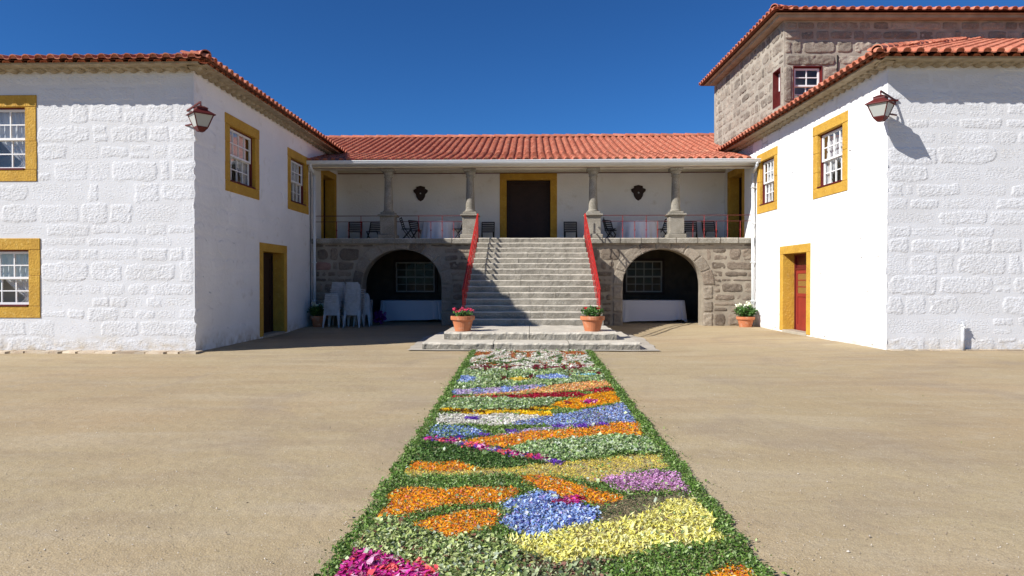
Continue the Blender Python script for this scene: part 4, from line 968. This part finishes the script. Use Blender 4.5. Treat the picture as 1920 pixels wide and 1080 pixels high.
# colour mixes: name -> (list of (rgb, weight)), petal length, lift, keep, part name
W = lambda *c: c
PAL = {
 'green': ([((.115,.225,.035),4),((.20,.33,.07),3),((.05,.11,.018),2.4),((.36,.47,.20),2)], .026, .026, 1, 'green_leaf_patch', .55),
 'dkgreen': ([((.06,.135,.025),4),((.11,.20,.045),3),((.03,.07,.015),2),((.24,.33,.15),.8)], .034, .022, .9, 'dark_leaf_patch', .5),
 'needle': ([((.055,.075,.03),4),((.11,.14,.06),3),((.03,.035,.02),2)], .032, .012, 1.0, 'needle_patch', .12),
 'pale': ([((.35,.47,.19),4),((.50,.60,.34),3),((.14,.26,.07),3),((.58,.66,.52),1.5),((.10,.15,.05),1.2)], .036, .035, 1, 'pale_leaf_patch', .7),
 'sage': ([((.40,.49,.16),4),((.56,.62,.31),3),((.15,.23,.07),2.5),((.20,.09,.06),.7),((.40,.47,.34),1)], .036, .04, .95, 'sage_leaf_patch', .65),
 'brownmix': ([((.34,.40,.20),3),((.24,.12,.09),2),((.33,.38,.22),2),((.12,.17,.06),2)], .034, .03, .6, 'mixed_leaf_patch', .6),
 'white': ([((.80,.79,.72),6),((.66,.64,.55),2),((.45,.42,.30),.7)], .03, .012, 1, 'white_petal_patch', .55),
 'orange': ([((.88,.33,.010),5),((.90,.45,.02),4),((.82,.19,.02),1.3),((.85,.62,.30),1),((.78,.22,.22),.7),((.6,.06,.04),.25)], .032, .012, 1, 'orange_petal_patch', .35),
 'orangepure': ([((.88,.38,.010),6),((.90,.48,.015),3),((.8,.2,.02),1)], .032, .012, 1, 'orange_petal_patch', .38),
 'peach': ([((.85,.42,.16),4),((.86,.58,.16),3),((.80,.28,.12),2),((.86,.7,.5),1)], .03, .012, 1, 'peach_petal_patch', .4),
 'yellow': ([((.78,.64,.10),4),((.82,.72,.20),3),((.66,.52,.07),2)], .024, .010, .72, 'yellow_petal_patch', .32),
 'mum': ([((.84,.80,.24),5),((.88,.86,.42),3),((.74,.68,.12),2)], .046, .03, .7, 'pale_yellow_petal_patch', .3),
 'blue': ([((.20,.33,.68),4),((.33,.47,.80),4),((.52,.64,.88),2.6),((.10,.12,.42),1.4),((.42,.32,.66),.8),((.75,.78,.85),.8)], .026, .03, 1, 'blue_petal_patch', .8),
 'blue2': ([((.19,.29,.62),3),((.33,.46,.76),3),((.54,.62,.84),2.5),((.14,.10,.38),1.4),((.30,.24,.20),1)], .026, .02, .97, 'blue_petal_patch', .7),
 'bluegreen': ([((.18,.30,.66),3),((.30,.42,.72),2),((.24,.36,.20),3),((.12,.22,.08),2)], .028, .025, 1, 'blue_leaf_patch', .7),
 'lilac': ([((.55,.42,.66),4),((.66,.56,.74),3),((.40,.34,.62),1.5)], .026, .015, 1, 'lilac_petal_patch', .6),
 'pinkmauve': ([((.62,.30,.58),4),((.74,.46,.68),3),((.45,.16,.40),1.5),((.12,.2,.06),.8)], .028, .035, .8, 'mauve_petal_patch', .55),
 'crimson': ([((.40,.01,.03),4),((.30,.01,.025),3),((.52,.03,.08),2)], .03, .015, 1, 'crimson_petal_patch', .6),
 'maroon': ([((.24,.02,.04),4),((.16,.015,.03),3)], .028, .015, 1, 'maroon_petal_patch', .6),
 'magenta': ([((.52,.02,.25),4),((.62,.06,.34),3),((.40,.01,.14),2),((.72,.38,.55),1.5),((.70,.08,.10),.8)], .052, .02, 1, 'magenta_petal_patch', .5),
 'coral': ([((.80,.10,.12),4),((.85,.22,.20),2)], .045, .025, 1, 'coral_petal_patch', .5),
 'rust': ([((.56,.17,.05),4),((.44,.12,.04),3),((.3,.08,.03),1)], .024, .010, 1, 'rust_petal_patch', .6),
 'purple': ([((.14,.05,.42),4),((.22,.09,.52),2)], .03, .02, 1, 'purple_petal_patch', .7),
 'sunpet': ([((.88,.50,.01),1),((.84,.62,.03),1)], .045, .02, 1, 'sunflower_petal_patch', .35),
 'brown': ([((.10,.035,.012),1)], .026, .03, 1, 'sunflower_heart_patch', .7),
 'cyan': ([((.25,.62,.75),1),((.35,.7,.78),1)], .026, .012, 1, 'cyan_petal_patch', .6),
 'yell2': ([((.80,.78,.14),1),((.74,.68,.08),1)], .026, .012, 1, 'lemon_petal_patch', .6),
 'sungold': ([((.88,.60,.06),2),((.90,.72,.15),1)], .028, .012, 1, 'gold_petal_patch', .5),
}
names = list(PAL)
regs = []
def reg(kind, f, pts): regs.append((kind, [f(p) for p in pts]))
# far pattern
reg('white', A_, [(480,56),(1290,56),(1380,210),(440,210)])
reg('rust', A_, [(498,78),(625,78),(615,100),(495,108)]); reg('rust', A_, [(1140,76),(1290,76),(1300,102),(1150,98)])
reg('pale', A_, [(430,205),(800,212),(1400,200),(1440,280),(1100,330),(330,345)])
for b_ in (('blue',430,278,72,28),('lilac',560,272,40,8),('pale',620,265,60,15),('maroon',712,274,36,24),('sungold',818,280,84,20),('maroon',912,264,30,17),('blue',1058,266,118,19),('maroon',1178,252,30,12),('cyan',1290,243,82,7),('yell2',1295,258,76,8),('maroon',1395,235,24,15)): reg(b_[0], A_, blob(*b_[1:]))
reg('pale', A_, [(310,330),(900,290),(1440,262),(1450,290),(1000,330),(350,350)])
reg('lilac', A_, [(315,388),(345,350),(480,345),(700,335),(960,315),(1035,325),(900,358),(700,388)])
for b_ in (('blue',352,372,30,14),('blue2',530,357,50,18),('blue',732,352,38,19),('blue2',850,340,50,10),('blue2',985,325,50,10)): reg(b_[0], A_, blob(*b_[1:]))
reg('peach', A_, [(400,402),(560,385),(850,362),(1060,320),(1270,295),(1440,280),(1485,330),(1270,358),(1000,375),(700,392)])
reg('pale', A_, [(225,450),(260,420),(1130,405),(1060,450),(1000,480),(830,520),(640,505),(228,498)])
reg('crimson', A_, [(265,422),(290,403),(700,398),(950,378),(1200,368),(1310,355),(1500,338),(1508,356),(1350,385),(1200,412),(950,424),(820,422),(600,414)])
reg('green', A_, [(840,522),(1060,470),(1210,500),(1360,470),(1300,500),(1050,540)])
reg('orangepure', A_, [(1045,455),(1150,430),(1230,410),(1330,385),(1505,360),(1555,440),(1340,482),(1210,502),(1060,472)])
reg('magenta', A_, blob(1330,440,46,11)); reg('crimson', A_, blob(1160,448,28,6)); reg('green', A_, blob(1300,375,40,12))
reg('white', A_, [(200,602),(225,530),(420,522),(860,530),(1020,540),(900,578),(700,608)])
reg('purple', A_, blob(490,558,50,13))
reg('blue2', A_, [(720,610),(850,575),(1020,545),(1180,520),(1350,490),(1590,445),(1650,590),(1400,600),(1250,612),(950,620)])
reg('bluegreen', B_, [(300,195),(325,125),(590,130),(655,182),(520,198),(420,202)]); reg('blue', B_, blob(330,133,22,10)); reg('blue', B_, blob(590,150,45,22))
reg('green', B_, [(560,122),(1000,118),(960,150),(810,165),(655,182)])
reg('lilac', B_, [(640,190),(980,135),(1300,105),(1300,118),(980,150),(680,200)])
reg('orange', B_, [(465,212),(600,195),(850,165),(1200,130),(1400,110),(1540,100),(1572,187),(1350,182),(1150,197),(900,222),(760,258),(640,245)])
reg('dkgreen', B_, [(300,210),(460,222),(760,275),(1050,340),(880,352),(640,362),(210,322),(215,240)])
reg('pale', B_, [(780,262),(900,225),(1150,200),(1400,187),(1580,190),(1655,272),(1350,290),(1200,322),(950,308)])
reg('pale', B_, blob(1190,303,46,18))
reg('yellow', B_, [(160,408),(175,378),(620,372),(1050,340),(1400,300),(1655,280),(1725,362),(1500,400),(1300,465),(1100,425),(830,408),(400,412)])
reg('orange', B_, [(175,374),(225,325),(500,328),(625,367),(400,380),(230,377)])
reg('orange', B_, [(825,422),(930,408),(1100,440),(1250,480),(1430,520),(1442,570),(1400,600),(1230,577),(1000,512),(930,470)])
reg('needle', B_, [(1290,600),(1450,522),(1860,522),(1885,560),(1640,592),(1560,652),(1380,692),(1290,685)])
reg('pinkmauve', B_, [(1308,452),(1350,425),(1500,410),(1700,388),(1775,405),(1855,512),(1780,500),(1600,508),(1420,502),(1380,470)])
reg('orange', B_, [(-10,640),(0,600),(90,490),(200,480),(350,500),(600,480),(800,490),(860,515),(740,578),(560,582),(300,602),(130,655),(-5,682)])
reg('orange', B_, [(190,707),(300,665),(450,630),(600,612),(720,625),(745,700),(600,742),(480,772),(340,747)])
reg('blue', B_, [(735,600),(850,545),(950,512),(1060,520),(1080,560),(1200,590),(1290,620),(1292,662),(1200,702),(1050,742),(950,787),(850,777),(800,720),(740,650)])
reg('pale', B_, blob(765,640,30,20)); reg('crimson', B_, [(1055,590),(1090,547),(1200,538),(1232,577),(1160,600)]); reg('magenta', B_, blob(1140,568,60,20)); reg('yell2', B_, blob(1030,690,30,10))
reg('sage', C_, [(430,600),(470,520),(600,350),(760,320),(900,390),(1050,440),(1200,480),(1400,470),(1600,480),(1700,560),(1850,620),(1900,900),(300,900),(300,700)])
reg('brownmix', D_, [(0,690),(250,720),(600,740),(560,900),(-60,1000),(-100,700)])
reg('mum', D_, [(-230,560),(-100,545),(40,540),(300,440),(460,430),(650,400),(860,370),(960,290),(1180,255),(1295,250),(1345,320),(1420,400),(1520,530),(1280,590),(1000,620),(740,682),(560,705),(360,735),(100,722),(-60,670)])
reg('green', D_, [(540,950),(640,722),(1000,622),(1290,600),(1500,560),(1700,640),(1900,900),(1950,1000)])
reg('orange', D_, [(1290,860),(1500,802),(1560,750),(1800,822),(1850,1000),(1350,1000)])
reg('magenta', C_, [(250,860),(350,640),(450,592),(560,610),(800,650),(900,690),(1000,722),(1120,800),(1180,1000),(200,1000)])
reg('coral', C_, blob(960,690,50,26)); reg('coral', C_, blob(775,745,45,22)); reg('coral', C_, blob(1045,770,50,22))
# thin lines: polylines with half width in metres
lines = []
def line(kind, f, pts, hw): lines.append((kind, [f(p) for p in pts], hw))
for p in ([(500,76),(1280,76)], [(620,98),(760,96)], [(660,84),(760,86)], [(500,128),(650,128),(760,100),(900,105),(1000,82)], [(880,100),(1060,120),(1290,124)], [(470,150),(560,136),(700,130),(860,128)], [(900,150),(1000,140),(1110,150),(1160,125)], [(470,172),(900,170),(1370,173)], [(1000,84),(1040,96),(1180,94)]): line('rust', A_, p, .022)
for p in ([(480,160),(600,142),(720,158),(620,168),(480,164)], [(720,165),(860,140),(940,160)], [(1100,165),(1120,120)], [(1180,150),(1370,140)], [(1040,120),(1090,112)], [(640,110),(600,128)], [(950,82),(970,110)]): line('dkgreen', A_, p, .03)
for p in ([(770,80),(780,128)], [(885,80),(888,122)], [(1235,150),(1245,168)]): line('rust', A_, p, .05)
for x_ in (590,735,940,1012,1150,1265): line('maroon', A_, [(x_,176),(x_-12,212)], .045)
for p in ([(450,190),(560,182),(620,192)], [(700,196),(820,180),(900,190)], [(1000,190),(1100,184),(1200,196),(1330,182),(1410,196)], [(470,208),(600,222),(560,240)], [(640,232),(740,218)], [(880,236),(1000,222),(1120,215)], [(1150,230),(1240,222),(1330,228)], [(440,238),(560,262),(640,250)]): line('maroon', A_, p, .03)
line('sunpet', A_, [(228,496),(400,508),(560,520),(740,503),(860,518),(1025,532)], .085); line('sunpet', A_, [(940,490),(1025,490)], .10)
for x_ in (250,330,385,470,545,620,690,760,850,910): line('brown', A_, [(x_,500+.03*x_*(x_<600)),(x_+10,501+.03*x_*(x_<600))], .05)
line('brown', A_, [(965,481),(1000,481)], .05)
pl = [(300,200),(380,205),(460,215),(560,238),(680,262),(800,285),(900,302),(980,316),(1070,335)]
for i in range(len(pl)-1):
    a, b = pl[i], pl[i+1]
    for k in range(3):
        t0, t1 = k/3, (k+.8)/3; line(['purple','magenta','white','purple','coral'][(i*3+k) % 5], B_, [(a[0]+(b[0]-a[0])*t0, a[1]+(b[1]-a[1])*t0), (a[0]+(b[0]-a[0])*t1, a[1]+(b[1]-a[1])*t1)], .055)
for p in ((490,192),(640,178),(780,157),(1060,128),(1200,125),(1310,114)): line('purple', B_, [p, (p[0]+25, p[1]-2)], .05)
def classify(x, y):
    jr = np.random.default_rng(len(x)); x0_, y0_ = x, y; x = x+jr.normal(0, .014, x.shape)*(1+1.4*(jr.random(x.shape) < .12)); y = y+jr.normal(0, .020, x.shape)*(1+1.4*(jr.random(x.shape) < .12))
    kid = np.full(x.shape, names.index('green'))
    wx = x+.035*vn(x*7, y*7, 1)+.012*vn(x*31, y*31, 2); wy = y+.05*vn(x*6, y*6, 3)+.015*vn(x*29, y*29, 4)
    for (kd, poly) in regs: kid[inside(wx, wy, poly)] = names.index(kd)
    for (kd, pts, hw) in lines:
        for (a, b) in zip(pts[:-1], pts[1:]):
            ax, ay = a; bx, by = b; L2 = (bx-ax)**2+(by-ay)**2+1e-9
            t = np.clip(((x-ax)*(bx-ax)+(y-ay)*(by-ay))/L2, 0, 1); d = np.hypot(x-(ax+t*(bx-ax)), (y-(ay+t*(by-ay)))*.8)
            kid[d < hw*(1+.4*vn(x*20, y*20, 6))] = names.index(kd)
    wi = names.index('white'); fr_ = (kid == wi) & (y > 12.6)
    q = np.abs(vn(x*3.6+3, y*2.4, 12)); kid[fr_ & (q < .085)] = names.index('rust'); q = np.abs(vn(x*4.1, y*2.1+9, 13)); kid[fr_ & (q < .075)] = names.index('dkgreen')
    fr_ = (kid == wi) & (y > 11.9) & (y <= 12.9); q = np.abs(vn(x*4.6, y*4+2, 14)); kid[fr_ & (q < .17)] = names.index('maroon')
    pi_ = names.index('pale'); fr_ = (kid == pi_) & (y > 11.3); q = np.abs(vn(x*4, y*3.2+5, 15)); kid[fr_ & (q < .13)] = names.index('maroon')
    fl = jr.random(x.shape); kid[(fl < .03) & (kid != names.index('white'))] = names.index('green'); kid[(fl > .992)] = names.index('pale')
    return kid
# outline of the carpet
el = [g2w(885,657), g2w(819,760), g2w(700,941), g2w(600,1080)]; er = [g2w(1108,657), g2w(1187,760), g2w(1319,921), g2w(1445,1080)]
def edge(pts, y): 
    p = sorted((b, a) for a, b in pts); return np.interp(y, [q[0] for q in p], [q[1] for q in p])
YA, YB = 2.6, 15.58
def sample(n, y0, y1, seed):
    r = np.random.default_rng(seed); y = r.uniform(y0, y1, n); x = r.uniform(-1.5, 1.7, n); l = edge(el, y); rt = edge(er, y)
    l = l+.022*vn(y*9, np.zeros(n), 2)-.03*r.random(n)**2; rt = rt+.022*vn(y*9, np.ones(n)*5, 3)+.03*r.random(n)**2
    k = (x > l) & (x < rt); x, y, l, rt = x[k], y[k], l[k], rt[k]; kid = classify(x, y)
    bw_ = .115+.02*vn(y*5, np.zeros_like(y), 8)
    kid[(x < l+bw_) | (x > rt-bw_)] = names.index('green'); return x, y, kid
bands = [(2.6, 6.2, 25000), (6.2, 9.8, 17000), (9.8, 15.58, 10000)]   # petals per square metre
X = []; Yv = []; K = []; S_ = []
for i, (a, b, den) in enumerate(bands):
    x, y, k = sample(int(den*.62*(b-a)*3.2), a, b, 40+i); X.append(x); Yv.append(y); K.append(k); S_.append(np.full(x.shape, (.80, .92, 1.15)[i]))
X = np.concatenate(X); Yv = np.concatenate(Yv); K = np.concatenate(K); S_ = np.concatenate(S_)
def petals(name, x, y, size, lift, cols, wid, parent, seed, m='petal', z0=0., tilt=.55, curl=.25):
    r = np.random.default_rng(seed); n = len(x)
    if n == 0: return
    yaw = r.uniform(0, 2*np.pi, n); pit = r.normal(0, tilt, n); rol = r.normal(0, tilt, n); L = size*np.clip(r.lognormal(-.06, .30, n), .45, 1.9); w = L*wid*r.uniform(.7, 1.3, n)
    loc = np.array([[-.5,0,0],[0,-.5,1],[.5,0,0],[0,.5,1]])
    dx = np.stack([np.cos(yaw)*np.cos(pit), np.sin(yaw)*np.cos(pit), np.sin(pit)], -1)
    sx = np.stack([-np.sin(yaw)*np.cos(rol), np.cos(yaw)*np.cos(rol), np.sin(rol)], -1); nz = np.cross(dx, sx)
    z = z0+.004+lift*r.random(n)**1.3
    c = np.stack([x, y, z+gz(x, y)], -1)
    P = np.zeros((n, 4, 3))
    for i, (a, b, h) in enumerate(loc): P[:, i] = c+dx*(a*L)[:, None]+sx*(b*w)[:, None]+nz*(h*curl*w*.5)[:, None]
    lo = P[:, :, 2].min(1)-(gz(x, y)+.001); P[:, :, 2] -= np.minimum(lo, 0)[:, None]
    me = bpy.data.meshes.new(name); me.vertices.add(4*n); me.vertices.foreach_set('co', P.reshape(-1).astype(np.float32))
    I = np.arange(n)[:, None]*4; F = np.concatenate([I+np.array([[0,1,2]]), I+np.array([[0,2,3]])], 1).reshape(-1)
    me.loops.add(6*n); me.loops.foreach_set('vertex_index', F.astype(np.int32)); me.polygons.add(2*n)
    me.polygons.foreach_set('loop_start', (np.arange(2*n)*3).astype(np.int32)); me.polygons.foreach_set('loop_total', np.full(2*n, 3, np.int32))
    ci = r.choice(len(cols), n, p=np.array([c_[1] for c_ in cols])/sum(c_[1] for c_ in cols)); base = np.array([c_[0] for c_ in cols])[ci]*r.uniform(.82, 1.15, n)[:, None]
    wilt = vn(x*5.5, y*5.5, 17)*.5+vn(x*14, y*14, 18)*.5; base = base*(1+.26*wilt)[:, None]*np.array([1, 1-.02, 1-.04]); dr_ = r.random(n) < .04; base[dr_] = base[dr_]*.5+np.array([.10,.065,.03]); base = np.clip(base, 0, .92); rgba = np.concatenate([np.repeat(base, 4, 0), np.ones((4*n, 1))], 1)
    at = me.color_attributes.new('Col', 'FLOAT_COLOR', 'POINT'); at.data.foreach_set('color', rgba.reshape(-1).astype(np.float32))
    me.materials.append(M[m]); me.update(calc_edges=True)
    return tag(ob(name, me, parent), kind='stuff')
FC = thing('flower_carpet', 'long carpet of coloured petals and leaves laid on the sand up to the stairs', 'flower carpet', (0,0,0))
# thin bed of trodden leaf litter under the petals
ys = np.linspace(YA, YB-.03, 80); P = np.stack([np.stack([edge(el, ys)+.05+.03*vn(ys*6, ys*0, 1), ys, np.full(80, .0015)+gz(ys*0, ys)], -1), np.stack([edge(er, ys)-.05+.03*vn(ys*6, ys*0+3, 2), ys, np.full(80, .0015)+gz(ys*0, ys)], -1)], 0)
for i, nm in enumerate(names):
    k = K == i
    if not k.any(): continue
    cols, L, lift, keep, pn, wd_ = PAL[nm]; x, y, s = X[k], Yv[k], S_[k]
    if keep < 1:
        q = np.random.default_rng(i).random(len(x)) < keep*(.75+.6*(vn(x*9, y*9, 5)+.3)); x, y, s = x[q], y[q], s[q]
    petals(pn, x, y, L*s, lift*.8, cols, wd_, FC, 900+i, tilt=.55 if nm in ('green','pale','sage','dkgreen','blue','bluegreen','mum','brownmix') else .32)
# strays and border clumps spilled on the sand
r = np.random.default_rng(3); n = 900; y = r.uniform(YA, 15.5, n); sd_ = r.random(n) < .5; off = np.abs(r.normal(0, .07, n)); x = np.where(sd_, edge(el, y)-off, edge(er, y)+off)
petals('stray_leaves', x, y, .022, .006, PAL['green'][0], .5, FC, 77)
n = 150; y = r.uniform(2.6, 13, n); x = r.uniform(-7, 8, n); k = (x < edge(el, y)-.1) | (x > edge(er, y)+.1)
o = petals('scattered_litter', x[k], y[k], .030, .004, [((.07,.05,.03),4),((.75,.72,.66),1.2),((.7,.25,.02),.6),((.1,.2,.04),1.5),((.5,.04,.02),.5)], .22, None, 78); tag(o, 'scattered twigs, leaf and petal scraps on the sand')
# gravel
n = 9000; y = 2.4+12*r.random(n)**1.7; x = r.uniform(-.85, .85, n)*y-.03*y; k = (x < edge(el, y)-.02) | (x > edge(er, y)+.02); x, y = x[k], y[k]; n = len(x)
sz = r.gamma(2.0, .0009, n)+.0010; a = r.uniform(0, 6.28, n)
P = np.zeros((n, 5, 3))
for i in range(4): P[:, i, 0] = x+sz*np.cos(a+i*1.57)*(1+.4*(i % 2)); P[:, i, 1] = y+sz*np.sin(a+i*1.57); P[:, i, 2] = gz(x, y)-.004
P[:, 4] = np.stack([x, y, gz(x, y)+sz*.9], -1)
me = bpy.data.meshes.new('gravel'); me.vertices.add(5*n); me.vertices.foreach_set('co', P.reshape(-1).astype(np.float32)); I = np.arange(n)[:, None]*5
F = np.concatenate([I+np.array([[i, (i+1) % 4, 4]]) for i in range(4)], 1).reshape(-1); me.loops.add(12*n); me.loops.foreach_set('vertex_index', F.astype(np.int32)); me.polygons.add(4*n)
me.polygons.foreach_set('loop_start', (np.arange(4*n)*3).astype(np.int32)); me.polygons.foreach_set('loop_total', np.full(4*n, 3, np.int32)); me.materials.append(mat('gravel', (.40,.32,.22), .9, (.25,.19,.13), 40, speck=[((.6,.55,.47), 60, .55, .6)])); me.update(calc_edges=True)
tag(ob('gravel', me), 'fine gravel grains on the courtyard sand', kind='stuff')
